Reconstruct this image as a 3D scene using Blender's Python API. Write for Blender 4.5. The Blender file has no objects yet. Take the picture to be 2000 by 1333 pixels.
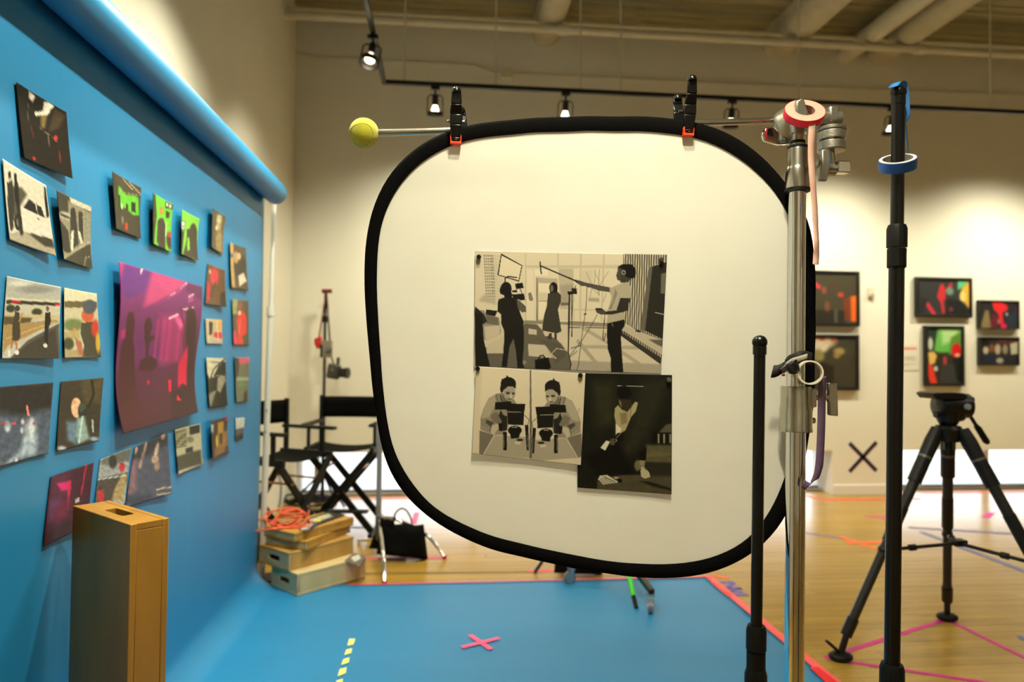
import bpy, bmesh, math, random
import numpy as np
from mathutils import Vector, Matrix
random.seed(7)
rng = np.random.default_rng(3)
R = math.radians
scene = bpy.context.scene
COL = scene.collection

# ------------------------------------------------------------------ camera
F = 1333.0; CAMH = 1.36
TH, PH, RO = R(5.57), R(1.49), 0.009
fwd = Vector((math.sin(TH)*math.cos(PH), math.cos(TH)*math.cos(PH), math.sin(PH)))
rt0 = Vector((math.cos(TH), -math.sin(TH), 0)); up0 = rt0.cross(fwd)
upc = math.cos(RO)*up0 - math.sin(RO)*rt0
rtc = math.cos(RO)*rt0 + math.sin(RO)*up0
CAM = Vector((0, 0, CAMH))
cd = bpy.data.cameras.new('camera'); cam = bpy.data.objects.new('camera', cd); COL.objects.link(cam)
m3 = Matrix((rtc, upc, -fwd)).transposed()
cam.matrix_world = Matrix.Translation(CAM) @ m3.to_4x4()
cd.sensor_width = 36.0; cd.lens = F/2000*36; cd.clip_start = 0.05
cd.dof.use_dof = True; cd.dof.focus_distance = 1.60; cd.dof.aperture_fstop = 2.4
scene.camera = cam
def ray(x, y): return fwd + rtc*((x-1000)/F) - upc*((y-666.5)/F)
def onY(x, y, Y): d = ray(x, y); return CAM + d*(Y/d.y)
def onX(x, y, X): d = ray(x, y); return CAM + d*(X/d.x)
def onZ(x, y, Z=0.0): d = ray(x, y); return CAM + d*((Z-CAMH)/d.z)
def proj(P):
    d = P - CAM; z = d.dot(fwd); return 1000+F*d.dot(rtc)/z, 666.5-F*d.dot(upc)/z

# ------------------------------------------------------------------ world, exposure
w = bpy.data.worlds.new('daylight'); scene.world = w; w.use_nodes = True
bgn = w.node_tree.nodes['Background']
bgn.inputs[0].default_value = (0.86, 0.93, 1.0, 1); bgn.inputs[1].default_value = 4.2
vs = scene.view_settings
vs.view_transform = 'Standard'; vs.look = 'None'; vs.gamma = 1.0; vs.use_curve_mapping = False
vs.exposure = -0.12
try:
    scene.cycles.use_denoising = True
    scene.cycles.max_bounces = 8; scene.cycles.diffuse_bounces = 5; scene.cycles.glossy_bounces = 4
    scene.cycles.transmission_bounces = 4; scene.cycles.transparent_max_bounces = 8
    scene.cycles.sample_clamp_indirect = 6.0
    scene.cycles.caustics_reflective = False; scene.cycles.caustics_refractive = False
except Exception: pass
SPOT_W = 185.0           # wall-washing track heads
def portal(loc, rot, sx, sy):
    l = bpy.data.lights.new('window_portal', 'AREA'); l.shape = 'RECTANGLE'; l.size = sx; l.size_y = sy
    l.cycles.is_portal = True
    o = bpy.data.objects.new('window_portal', l); COL.objects.link(o); o.location = loc; o.rotation_euler = rot
portal((1.3, 6.97, 0.26), (R(-90), 0, 0), 5.2, 0.4)
portal((6.0, 6.97, 0.26), (R(-90), 0, 0), 2.6, 0.4)

# ------------------------------------------------------------------ helpers
def lin(c):
    out = []
    for v in c[:3]:
        v = max(0, min(255, v))/255.0
        out.append(v/12.92 if v <= 0.04045 else ((v+0.055)/1.055)**2.4)
    return out
MATS = {}
def mat(name, c, rough=0.5, metal=0.0, var=0.0, vscale=8.0, bump=0.0, bscale=60.0, coat=0.0, stretch=None, emit=0.0, spec=0.5, sheen=0.0, objrand=0.0, c2=None):
    if name in MATS: return MATS[name]
    m = bpy.data.materials.new(name); m.use_nodes = True
    nt = m.node_tree; b = nt.nodes['Principled BSDF']
    col = lin(c)+[1]
    b.inputs['Base Color'].default_value = col
    b.inputs['Roughness'].default_value = rough; b.inputs['Metallic'].default_value = metal
    b.inputs['Specular IOR Level'].default_value = spec
    if coat: b.inputs['Coat Weight'].default_value = coat; b.inputs['Coat Roughness'].default_value = 0.12
    if sheen: b.inputs['Sheen Weight'].default_value = sheen
    tc = nt.nodes.new('ShaderNodeTexCoord'); mp = nt.nodes.new('ShaderNodeMapping')
    nt.links.new(tc.outputs['Object'], mp.inputs['Vector'])
    if stretch: mp.inputs['Scale'].default_value = stretch
    if var or c2:
        n = nt.nodes.new('ShaderNodeTexNoise'); n.inputs['Scale'].default_value = vscale; n.inputs['Detail'].default_value = 5
        nt.links.new(mp.outputs[0], n.inputs['Vector'])
        cr = nt.nodes.new('ShaderNodeValToRGB'); nt.links.new(n.outputs['Fac'], cr.inputs[0])
        cr.color_ramp.elements[0].position = 0.3; cr.color_ramp.elements[1].position = 0.7
        a = lin(c2)+[1] if c2 else [x*(1-var) for x in col[:3]]+[1]
        cr.color_ramp.elements[0].color = a
        cr.color_ramp.elements[1].color = col if c2 else [min(1, x*(1+var*0.6)) for x in col[:3]]+[1]
        last = cr.outputs[0]
    else:
        rgb = nt.nodes.new('ShaderNodeRGB'); rgb.outputs[0].default_value = col; last = rgb.outputs[0]
    if objrand:
        oi = nt.nodes.new('ShaderNodeObjectInfo'); hv = nt.nodes.new('ShaderNodeHueSaturation')
        mr = nt.nodes.new('ShaderNodeMapRange'); mr.inputs[3].default_value = 1-objrand; mr.inputs[4].default_value = 1+objrand
        nt.links.new(oi.outputs['Random'], mr.inputs[0]); nt.links.new(mr.outputs[0], hv.inputs['Value'])
        nt.links.new(last, hv.inputs['Color']); last = hv.outputs[0]
    nt.links.new(last, b.inputs['Base Color'])
    if bump:
        n2 = nt.nodes.new('ShaderNodeTexNoise'); n2.inputs['Scale'].default_value = bscale; n2.inputs['Detail'].default_value = 4
        nt.links.new(mp.outputs[0], n2.inputs['Vector'])
        bm = nt.nodes.new('ShaderNodeBump'); bm.inputs['Strength'].default_value = bump; bm.inputs['Distance'].default_value = 0.01
        nt.links.new(n2.outputs['Fac'], bm.inputs['Height']); nt.links.new(bm.outputs[0], b.inputs['Normal'])
    if emit:
        b.inputs['Emission Color'].default_value = col; b.inputs['Emission Strength'].default_value = emit
    MATS[name] = m; return m

ORG = {}
def tag(o, label=None, cat=None, group=None, kind=None):
    if label: o['label'] = label
    if cat: o['category'] = cat
    if group: o['group'] = group
    if kind: o['kind'] = kind
    return o
def thing(name, label, cat, loc, group=None, kind=None):
    o = bpy.data.objects.new(name, None); COL.objects.link(o); o.location = loc
    o.empty_display_size = 0.05
    ORG[o] = Vector(loc); return tag(o, label, cat, group, kind)

class MB:
    def __init__(s, T=None): s.v = []; s.f = []; s.T = T
    def add(s, vs, fs):
        b = len(s.v); s.v += [Vector(p) for p in vs]; s.f += [tuple(i+b for i in f) for f in fs]; return s
    def box(s, c, sz, rot=None):
        c = Vector(c); x, y, z = (k/2 for k in sz)
        vs = [Vector((a*x, b*y, d*z)) for d in (-1, 1) for b in (-1, 1) for a in (-1, 1)]
        if rot is not None: vs = [rot @ p for p in vs]
        return s.add([c+p for p in vs], [(0,2,3,1),(4,5,7,6),(0,1,5,4),(2,6,7,3),(0,4,6,2),(1,3,7,5)])
    def bar(s, a, b, wd, th, upv=(0,0,1)):
        a = Vector(a); b = Vector(b); d = (b-a); L = d.length; d.normalize(); upv = Vector(upv)
        side = d.cross(upv)
        if side.length < 1e-4: side = d.cross(Vector((1,0,0)))
        side.normalize(); n = side.cross(d)
        rot = Matrix((d, side, n)).transposed()
        return s.box((a+b)/2, (L, wd, th), rot)
    def tube(s, pts, r, n=14, closed=False, caps=True):
        pts = [Vector(p) for p in pts]; N = len(pts)
        rs = list(r) if isinstance(r, (list, tuple)) else [r]*N
        tn = []
        for i in range(N):
            a = pts[i-1] if (i > 0 or closed) else pts[i]; b = pts[(i+1) % N] if (i < N-1 or closed) else pts[i]
            t = b-a
            if t.length < 1e-9: t = Vector((0,0,1))
            tn.append(t.normalized())
        u = tn[0].orthogonal().normalized(); vs = []
        for i in range(N):
            u = (u - tn[i]*u.dot(tn[i])).normalized(); w2 = tn[i].cross(u)
            for k in range(n):
                a = 2*math.pi*k/n; vs.append(pts[i]+(u*math.cos(a)+w2*math.sin(a))*rs[i])
        fs = []
        for i in range(N if closed else N-1):
            j = (i+1) % N
            for k in range(n): fs.append((i*n+k, i*n+(k+1) % n, j*n+(k+1) % n, j*n+k))
        if caps and not closed:
            fs.append(tuple(reversed(range(n)))); fs.append(tuple((N-1)*n+k for k in range(n)))
        return s.add(vs, fs)
    def lathe(s, prof, o, ax=(0,0,1), n=24, closed=False):
        o = Vector(o); ax = Vector(ax).normalized(); u = ax.orthogonal().normalized(); w2 = ax.cross(u)
        vs = []
        for (r, h) in prof:
            for k in range(n):
                a = 2*math.pi*k/n; vs.append(o+ax*h+(u*math.cos(a)+w2*math.sin(a))*max(r, 1e-5))
        fs = []; M = len(prof)
        for i in range(M if closed else M-1):
            j = (i+1) % M
            for k in range(n): fs.append((i*n+k, i*n+(k+1) % n, j*n+(k+1) % n, j*n+k))
        if not closed:
            if prof[0][0] > 1e-4: fs.append(tuple(reversed(range(n))))
            if prof[-1][0] > 1e-4: fs.append(tuple((M-1)*n+k for k in range(n)))
        return s.add(vs, fs)
    def prism(s, poly, vec):
        poly = [Vector(p) for p in poly]; vec = Vector(vec); n = len(poly)
        return s.add(poly+[p+vec for p in poly], [tuple(reversed(range(n))), tuple(range(n, 2*n))]+[(i, (i+1) % n, n+(i+1) % n, n+i) for i in range(n)])
    def ell(s, c, rad, nu=16, nv=10):
        c = Vector(c); vs = []; fs = []
        for j in range(nv+1):
            t = math.pi*j/nv
            for i in range(nu):
                a = 2*math.pi*i/nu
                vs.append(c+Vector((rad[0]*math.sin(t)*math.cos(a), rad[1]*math.sin(t)*math.sin(a), rad[2]*math.cos(t))))
        for j in range(nv):
            for i in range(nu): fs.append((j*nu+i, (j+1)*nu+i, (j+1)*nu+(i+1) % nu, j*nu+(i+1) % nu))
        return s.add(vs, fs)
    def grid(s, P):
        h = len(P); wd = len(P[0])
        return s.add([p for row in P for p in row], [(j*wd+i, j*wd+i+1, (j+1)*wd+i+1, (j+1)*wd+i) for j in range(h-1) for i in range(wd-1)])
    def build(s, name, m, parent=None, bevel=0.0, solid=0.0, sub=0, ang=38, label=None, flat=False):
        vs = s.v if s.T is None else [s.T @ p for p in s.v]
        if parent is not None: o0 = ORG[parent]
        else:
            xs = [p.x for p in vs]; ys = [p.y for p in vs]; zs = [p.z for p in vs]
            o0 = Vector(((min(xs)+max(xs))/2, (min(ys)+max(ys))/2, min(zs)))
        me = bpy.data.meshes.new(name); me.from_pydata([tuple(p-o0) for p in vs], [], s.f); me.update()
        bm = bmesh.new(); bm.from_mesh(me); bmesh.ops.recalc_face_normals(bm, faces=bm.faces); bm.to_mesh(me); bm.free()
        if not flat:
            me.shade_smooth()
            try: me.set_sharp_from_angle(angle=R(ang))
            except Exception: pass
        me.materials.append(m)
        o = bpy.data.objects.new(name, me); COL.objects.link(o)
        ORG[o] = Vector(o0)
        if parent is not None: o.parent = parent
        else: o.location = o0
        if bevel:
            md = o.modifiers.new('bevel', 'BEVEL'); md.width = bevel; md.segments = 2; md.limit_method = 'ANGLE'; md.angle_limit = R(40)
        if solid:
            md = o.modifiers.new('thickness', 'SOLIDIFY'); md.thickness = solid; md.offset = 0
        if sub:
            md = o.modifiers.new('smooth', 'SUBSURF'); md.levels = sub; md.render_levels = sub
        if label: o['label'] = label
        return o
def solo(mb, name, m, label, cat, group=None, kind=None, **k):
    return tag(mb.build(name, m, None, **k), label, cat, group, kind)
def struct(mb, name, m, label, cat, **k): return solo(mb, name, m, label, cat, kind='structure', **k)
def catmull(pts, closed=False, sub=6):
    pts = [Vector(p) for p in pts]; N = len(pts); out = []
    for i in range(N if closed else N-1):
        g = lambda k: pts[k % N] if closed else pts[max(0, min(N-1, k))]
        p0, p1, p2, p3 = g(i-1), g(i), g(i+1), g(i+2)
        for k in range(sub):
            t = k/sub
            out.append(0.5*((2*p1)+(p2-p0)*t+(2*p0-5*p1+4*p2-p3)*t*t+(3*p1-p0-3*p2+p3)*t**3))
    if not closed: out.append(pts[-1])
    return out

# ------------------------------------------------------------------ materials
M_WALL = mat('wall_paint', (228, 224, 209), 0.75, bump=0.04, bscale=140, var=0.03, vscale=2)
M_CEIL = mat('ceiling_paint', (146, 137, 106), 0.8, var=0.18, vscale=5, stretch=(0.4, 3, 1), objrand=0.07)
M_PIPE = mat('pipe_paint', (206, 200, 180), 0.6, var=0.06)
M_BEAM = mat('beam_paint', (188, 180, 156), 0.8, var=0.1, bump=0.2, bscale=30)
M_WHITE = mat('white_trim', (228, 226, 218), 0.5)
M_BLACKM = mat('black_metal', (14, 14, 14), 0.38, spec=0.4, var=0.1)
M_BLACKP = mat('black_plastic', (11, 10, 10), 0.28, spec=0.4, var=0.1)
M_BLACKR = mat('black_rubber', (9, 9, 9), 0.55, spec=0.25)
M_CHROME = mat('chrome', (232, 231, 228), 0.05, 1.0, var=0.04)
M_NICKEL = mat('satin_nickel', (190, 186, 172), 0.25, 1.0, var=0.08, vscale=20)
M_CAST = mat('cast_metal', (176, 172, 160), 0.38, 0.9, var=0.12, vscale=40, bump=0.1, bscale=200)
M_GREYM = mat('grey_metal', (120, 122, 124), 0.35, 0.8)
M_FLOORB = mat('floor_maple', (178, 142, 66), 0.22, c2=(158, 122, 48), vscale=2.2, stretch=(0.5, 9, 1), objrand=0.10, bump=0.03, bscale=30)
M_PAPER = mat('blue_paper', (30, 124, 178), 0.47, var=0.06, vscale=1.3, bump=0.3, bscale=1.5, stretch=(0.55, 2.4, 0.5), spec=0.45)
M_FABBLK = mat('black_canvas', (10, 10, 9), 0.9, spec=0.1, bump=0.2, bscale=300)
M_WOODBLK = mat('black_wood', (13, 13, 12), 0.5, spec=0.3, var=0.15)
M_BIRCH = mat('birch_ply', (194, 148, 66), 0.5, c2=(172, 124, 46), vscale=3, stretch=(1, 6, 1), bump=0.04, bscale=40)
M_PLYPALE = mat('pale_ply', (204, 184, 138), 0.55, c2=(188, 166, 118), vscale=3, stretch=(1, 5, 1))
M_PLYEND = mat('ply_endpanel', (186, 164, 126), 0.6, var=0.1, vscale=6)
M_CORAL = mat('coral_tape', (255, 96, 96), 0.5, spec=0.3)
M_REDT = mat('red_tape', (240, 30, 44), 0.5, spec=0.3)
M_PINK = mat('hot_pink_tape', (255, 70, 130), 0.5, spec=0.3)
M_MAG = mat('magenta_tape', (208, 34, 138), 0.5, spec=0.3)
M_ORT = mat('orange_tape', (255, 110, 62), 0.5, spec=0.3)
M_YEL = mat('yellow_tape', (240, 240, 130), 0.5, spec=0.3)
M_BLT = mat('slate_blue_tape', (104, 108, 158), 0.5, spec=0.3)
M_PURT = mat('dark_purple_tape', (52, 30, 56), 0.6, spec=0.3)
M_VIOT = mat('violet_tape', (112, 92, 168), 0.6, spec=0.3)
M_VIOL = mat('pale_violet_tape', (160, 136, 160), 0.6, spec=0.3)
M_FRAME = mat('black_frame', (20, 19, 17), 0.4)
M_ORANGE = mat('orange_plastic', (255, 74, 30), 0.4)
# ------------------------------------------------------------------ the room
XL, XR, YB, YF, ZC = -1.46, 8.2, 6.65, -3.2, 4.72
YW = 6.95; ZW = 0.45; PIER0, PIER1 = 3.95, 4.6
fl = thing('floor', 'pale maple strip floor running across the gallery', 'floor', (3.3, 2, 0), kind='structure')
MB().box(((XL+XR)/2, (YF+YW)/2+0.1, -0.05), (XR-XL+0.6, YW-YF+0.5, 0.07)).build('subfloor', mat('subfloor', (120, 88, 44), 0.8), fl)
BWID = 0.085; shared = {}
nb = 0; far_boards = MB()
y = 2.3; row = 0
while y < YW+0.02:
    x = XL - random.random()*1.8
    while x < XR:
        L = random.choice((1.6, 2.0, 2.4)); x0 = max(x, XL); x1 = min(x+L, XR)
        if x1-x0 > 0.05:
            key = round(x1-x0, 2)
            if key not in shared:
                me_ = MB().box((0, 0, -0.0075), (key-0.0015, BWID-0.0016, 0.015))
                o = me_.build('floor_board', M_FLOORB, fl, flat=True)
                shared[key] = o.data
                # mesh was authored around the floor's own origin: shift it back
                for v in o.data.vertices: v.co += ORG[fl]
            else:
                o = bpy.data.objects.new('floor_board', shared[key]); COL.objects.link(o); o.parent = fl
            o.location = Vector(((x0+x1)/2, y+BWID/2, -0.0004*random.random())) - ORG[fl]
            nb += 1
        x += L
    y += BWID; row += 1
while y > 2.3+0.001: y -= BWID
yy = 2.3-BWID
while yy > YF:
    x = XL - random.random()*1.8
    while x < XR:
        L = random.choice((1.6, 2.0, 2.4)); x0 = max(x, XL); x1 = min(x+L, XR)
        if x1-x0 > 0.05: far_boards.box(((x0+x1)/2, yy+BWID/2, -0.0077), (x1-x0-0.0015, BWID-0.0016, 0.015))
        x += L
    yy -= BWID
fb = far_boards.build('floor_boards', M_FLOORB, fl, flat=True); fb['kind'] = 'stuff'

struct(MB().box((XL-0.1, (YF+YW)/2, 2.4), (0.2, YW-YF+0.6, 4.9)), 'wall_left', M_WALL, 'cream painted side wall behind the blue backdrop', 'wall')
struct(MB().box((XR+0.1, (YF+YW)/2, 2.4), (0.2, YW-YF+0.6, 4.9)), 'wall_right', M_WALL, 'cream painted wall closing the right side of the gallery', 'wall')
wb = MB()
wb.box(((XL+XR)/2, YB+0.2, (ZW+4.85)/2), (XR-XL, 0.4, 4.85-ZW))
wb.box(((PIER0+PIER1)/2, YB+0.2, ZW/2), (PIER1-PIER0, 0.4, ZW))
wb.box((XL+0.03, YB+0.2, ZW/2), (0.06, 0.4, ZW))
struct(wb, 'wall_back', M_WALL, 'long cream gallery wall above the low strip windows', 'wall')
struct(MB().box(((XL+XR)/2, YF-0.1, 2.4), (XR-XL+0.4, 0.2, 4.9)), 'wall_front', M_WALL, 'cream wall closing the room behind the viewer', 'wall')
ce = thing('ceiling', 'tan painted plank ceiling high above the gallery', 'ceiling', (3.3, 2, ZC), kind='structure')
MB().box(((XL+XR)/2, (YF+YW)/2, ZC+0.09), (XR-XL+0.4, YW-YF+0.4, 0.12)).build('deck', M_CEIL, ce)
for k in range(22):
    yb = YB-0.055-k*0.11
    MB().box(((XL+XR)/2, yb, ZC+0.012+0.012*((k*37) % 5)/5), (XR-XL, 0.102, 0.03)).build('plank', M_CEIL, ce, bevel=0.006)
def beam(px0, px1, py, label, mt=M_BEAM, drop=0.0, rad=1.0):
    a = onY(px0, py, YB); b = onY(px1, py, YB); wdt = (b.x-a.x)/2; cx = (a.x+b.x)/2; zb = a.z
    pts = [(cx-wdt, ZC+0.02-drop)]
    for k in range(13):
        t = math.pi*k/12; pts.append((cx-wdt*math.cos(t), zb+wdt*0.75-wdt*0.75*math.sin(t)))
    pts.append((cx+wdt, ZC+0.02-drop))
    y0 = 1.5
    struct(MB().prism([(p[0], y0, p[1]) for p in pts], (0, YB-y0, 0)), 'ceiling_beam', mt, label, 'beam')
beam(1040, 1090, 88, 'rounded concrete ceiling beam above the diffuser frame, leftmost of four')
beam(1487, 1552, 112, 'wide rounded concrete ceiling beam to the left of the paired ducts')
beam(1690, 1742, 126, 'broad rounded ceiling beam right of the slim duct')
# slim duct hanging beside the last beam
pa = onY(1652, 116, YB-0.02)
solo(MB().tube([(pa.x, 1.5, pa.z+0.06), (pa.x, YB, pa.z+0.06)], 0.095, 18), 'ceiling_duct', M_PIPE, 'slim round cream duct running under the ceiling between two beams', 'duct')
# pipes along the back wall
def hpipe(pa, pb, Y, r, label, fit):
    a = onY(*pa, Y); b = onY(*pb, Y); d = (b-a).normalized()
    a2 = a+d*((XL-a.x)/d.x); b2 = a+d*((XR-a.x)/d.x)
    t = thing('ceiling_pipe', label, 'pipe', a)
    MB().tube([a2, b2], r, 14).build('pipe_run', M_PIPE, t)
    for px in fit:
        q = a+d*((onY(px, 60, Y).x-a.x)/d.x)
        MB().tube([q-d*0.05, q+d*0.05], r*1.35, 14).build('coupling', M_PIPE, t)
        MB().tube([q, (q.x, q.y, ZC+0.03)], 0.008, 8).build('hanger_rod', M_PIPE, t)
hpipe((545, 28), (2000, 108), 6.2, 0.036, 'thick cream sprinkler pipe along the top of the back wall', (1100, 1795))
hpipe((755, 26), (2000, 92), 6.3, 0.02, 'thin cream conduit just above the sprinkler pipe', (1250,))
# thin cable conduit on the wall with a junction box
cp = [onY(*p, YB-0.012) for p in ((576, 103), (615, 112), (800, 122), (925, 128), (965, 143), (1100, 148), (1500, 168), (2000, 186))]
t = thing('wall_conduit', 'thin painted cable conduit with junction box high on the back wall', 'conduit', cp[0])
MB().tube(cp, 0.011, 8).build('conduit', M_PIPE, t)
q = onY(990, 145, YB-0.03); MB().box(q, (0.1, 0.06, 0.1)).build('junction_box', M_PIPE, t, bevel=0.005)
# low strip windows in the back wall
def strip_window(n, x0, x1, mull, label):
    t = thing('window_%d' % n, label, 'window', ((x0+x1)/2, YW-0.02, 0), kind='structure')
    MB().box(((x0+x1)/2, YW-0.02, 0.012), (x1-x0, 0.1, 0.024)).build('sill', M_WHITE, t, bevel=0.004)
    MB().box(((x0+x1)/2, YW-0.005, 0.034), (x1-x0, 0.05, 0.02)).build('bottom_rail', M_GREYM, t)
    MB().box(((x0+x1)/2, YW-0.005, ZW-0.008), (x1-x0, 0.05, 0.022)).build('top_rail', M_WHITE, t)
    xs = [x0]+mull+[x1]
    for mx in mull: MB().box((mx, YW-0.01, ZW/2+0.03), (0.045, 0.06, ZW-0.06)).build('mullion', M_WHITE, t)
    gm = bpy.data.materials.get('window_glass') or None
    if gm is None:
        gm = bpy.data.materials.new('window_glass'); gm.use_nodes = True; nt = gm.node_tree
        for nn in list(nt.nodes): nt.nodes.remove(nn)
        o_ = nt.nodes.new('ShaderNodeOutputMaterial'); mx_ = nt.nodes.new('ShaderNodeMixShader'); tr = nt.nodes.new('ShaderNodeBsdfTransparent'); gl = nt.nodes.new('ShaderNodeBsdfGlossy'); gl.inputs['Roughness'].default_value = 0.03
        fr = nt.nodes.new('ShaderNodeFresnel'); fr.inputs[0].default_value = 1.3
        nt.links.new(fr.outputs[0], mx_.inputs[0]); nt.links.new(tr.outputs[0], mx_.inputs[1]); nt.links.new(gl.outputs[0], mx_.inputs[2]); nt.links.new(mx_.outputs[0], o_.inputs[0])
    for a, b in zip(xs[:-1], xs[1:]):
        MB().box(((a+b)/2, YW, ZW/2+0.03), (b-a-0.04, 0.006, ZW-0.1)).build('pane', gm, t)
strip_window(1, XL+0.06, PIER0, [-1.25, 0.3, 1.6, 2.8], 'low bright strip window left of the pier, behind the folding chairs')
strip_window(2, PIER1, XR, [onY(1922, 920, YW).x, 7.0], 'low bright strip window on the right, behind the video tripod')
struct(MB().box((3.3, 15, -0.12), (60, 15.6, 0.1)), 'pavement', mat('pavement', (196, 196, 192), 0.9, var=0.1), 'sunlit pale pavement outside the low windows', 'pavement')
struct(MB().box(((PIER0+PIER1)/2, YB-0.008, 0.05), (PIER1-PIER0, 0.016, 0.1)), 'baseboard_back', M_WHITE, 'white baseboard at the foot of the wall pier with the purple cross', 'baseboard', bevel=0.003)

# ------------------------------------------------------------------ lighting track and lamps
TY = 5.6; ta = onY(750, 158, TY); TZ = ta.z-0.01
t = thing('lighting_track', 'black ceiling lighting track turning a corner below the pipes', 'track', (ta.x, TY, TZ))
MB().box(((ta.x+XR)/2, TY, TZ), (XR-ta.x+0.035, 0.036, 0.034)).build('track_rail', M_BLACKM, t, bevel=0.003)
MB().box((ta.x, (TY-2.4)/2, TZ), (0.036, TY+2.4-0.04, 0.034)).build('track_rail', M_BLACKM, t, bevel=0.003)
for px in (790, 968, 1133, 1212, 1560, 1935):
    q = onY(px, 170, TY); MB().tube([(q.x, TY, TZ+0.017), (q.x, TY, ZC+0.03)], 0.008, 8).build('suspension_rod', M_PIPE, t)
MB().tube([(ta.x, TY-1.6, TZ+0.017), (ta.x, TY-1.6, ZC+0.03)], 0.008, 8).build('suspension_rod', M_PIPE, t)
TX2 = 0.25
t2 = thing('lighting_track', 'black ceiling lighting track running overhead above the viewer', 'track', (TX2, 0.6, TZ))
MB().box((TX2, 0.6, TZ), (0.036, 6.0, 0.034)).build('track_rail', M_BLACKM, t2, bevel=0.003)
for yy in (-1.5, 0.6, 2.7): MB().tube([(TX2, yy, TZ+0.017), (TX2, yy, ZC+0.03)], 0.008, 8).build('suspension_rod', M_PIPE, t2)
M_BULB = mat('lit_lamp', (255, 236, 200), 0.5, emit=9.0)
LAMPC = (1.0, 0.94, 0.70)
def track_light(x, y, aim, label, watt, angle=62, blend=0.6, tilt=None, size=0.05):
    base = Vector((x, y, TZ-0.017)); aim = Vector(aim)
    t = thing('track_light', label, 'spotlight', base, 'track spotlights')
    MB().box(base+Vector((0, 0, -0.014)), (0.075, 0.034, 0.028)).build('adapter', M_BLACKM, t, bevel=0.003)
    MB().tube([base+Vector((0, 0, -0.025)), base+Vector((0, 0, -0.07))], 0.009, 10).build('stem', M_BLACKM, t)
    piv = base+Vector((0, 0, -0.068)); d = (aim-piv).normalized()
    if tilt is not None: d = Vector(tilt).normalized()
    side = d.cross(Vector((0, 1, 0.2))).normalized()
    r = 0.062
    y0 = piv+d*0.0; ring = piv+d*0.15
    MB().tube([y0+side*0, y0+side*r*0.7+d*0.004, y0+side*r+d*0.025, ring+side*r], 0.0055, 8).build('yoke', M_BLACKM, t)
    MB().tube([y0-side*0, y0-side*r*0.7+d*0.004, y0-side*r+d*0.025, ring-side*r], 0.0055, 8).build('yoke', M_BLACKM, t)
    MB().lathe([(0.026, 0.0), (0.026, 0.07), (0.03, 0.085)], y0, d, 16).build('lamp_holder', M_BLACKM, t)
    MB().lathe([(0.066, -0.016), (0.068, 0.016), (0.058, 0.018), (0.056, -0.014)], ring, d, 24, closed=True).build('front_ring', M_BLACKM, t)
    MB().lathe([(0.018, 0.085), (0.022, 0.1), (0.034, 0.135), (0.03, 0.142)], y0, d, 20).build('lamp', M_BULB, t)
    l = bpy.data.lights.new('spot_beam', 'SPOT'); l.energy = watt; l.color = LAMPC; l.spot_size = R(angle); l.spot_blend = blend; l.shadow_soft_size = size
    lo = bpy.data.objects.new('spot_beam', l); COL.objects.link(lo); lo.parent = t
    dl = (aim-piv).normalized(); lo.location = piv+d*0.19-base
    lo.rotation_euler = dl.to_track_quat('-Z', 'Y').to_euler()
def bx(px): return onY(px, 190, TY).x
W = SPOT_W
wl = lambda x, lab, k=1.0, aim=0.9: track_light(x, TY, (x, 6.65, aim), lab, W*k, 138, 1.0, tilt=(0, .25, -1), size=0.09)
wl(bx(850), 'spotlight left of the first black clamp, nearest the track corner', 0.9)
wl(bx(1105), 'spotlight on the track between the two black clamps')
wl(bx(1430), 'spotlight on the track between the right clamp and the pink tape roll')
wl(bx(1743), 'spotlight half hidden behind the black pole with blue tape', 1.2)
wl(5.7, 'spotlight near the far right end of the back track', 1.2)
wl(7.2, 'spotlight at the far right end of the back track', 1.0)
track_light(ta.x, 4.75, (-1.46, 5.6, 1.3), 'lit spotlight on the overhead track at the top, left of the corner', W*0.6, 110, 1.0, tilt=(-0.12, -.35, -1), size=0.08)
track_light(ta.x, 3.6, (-1.1, 3.4, 1.15), 'spotlight on the overhead track above the far backdrop', W*0.9, 145, 1.0, size=0.035)
track_light(ta.x, 2.0, (-1.1, 1.9, 1.15), 'spotlight on the overhead track above the near backdrop', W*0.9, 145, 1.0, size=0.035)
track_light(TX2, 0.75, (0.2, 1.7, 1.0), 'spotlight on the viewer track aimed down the left of the diffuser', W*0.98, 75, 1.0, size=0.07)
track_light(TX2, 0.3, (0.85, 1.7, 1.0), 'spotlight on the viewer track aimed down the right of the diffuser', W*1.08, 75, 1.0, size=0.07)
track_light(TX2, 2.9, (1.2, 3.3, 0.0), 'spotlight on the viewer track above the blue paper floor', W*0.3, 100, 1.0, size=0.08)  # extra lamp out of view, added to light the paper floor
t3 = thing('lighting_track', 'black ceiling lighting track high over the right of the gallery', 'track', (3.4, 0.9, TZ))  # unseen track, added to carry the fill lamps on this side
MB().box((3.4, 0.9, TZ), (0.036, 5.4, 0.034)).build('track_rail', M_BLACKM, t3, bevel=0.003)
for yy in (-1.5, 0.9, 3.3): MB().tube([(3.4, yy, TZ+0.017), (3.4, yy, ZC+0.03)], 0.008, 8).build('suspension_rod', M_PIPE, t3)
track_light(3.4, 3.3, (3.3, 4.4, 0.0), 'spotlight high over the tripod floor', W*0.6, 110, 1.0, size=0.1)  # added lamp out of view, lifts the floor around the tripod
track_light(3.4, 1.2, (3.0, 2.6, 0.0), 'spotlight high over the right of the gallery', W*0.5, 110, 1.0, size=0.1)  # added lamp out of view, lifts the nearer floor on the right
track_light(TX2, -1.6, (0.2, YF, 1.6), 'spotlight behind the viewer washing the rear wall, left', W*0.5, 130, 1.0, size=0.1)  # added fill: brightens the rear wall for chrome reflections and soft bounce
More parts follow.
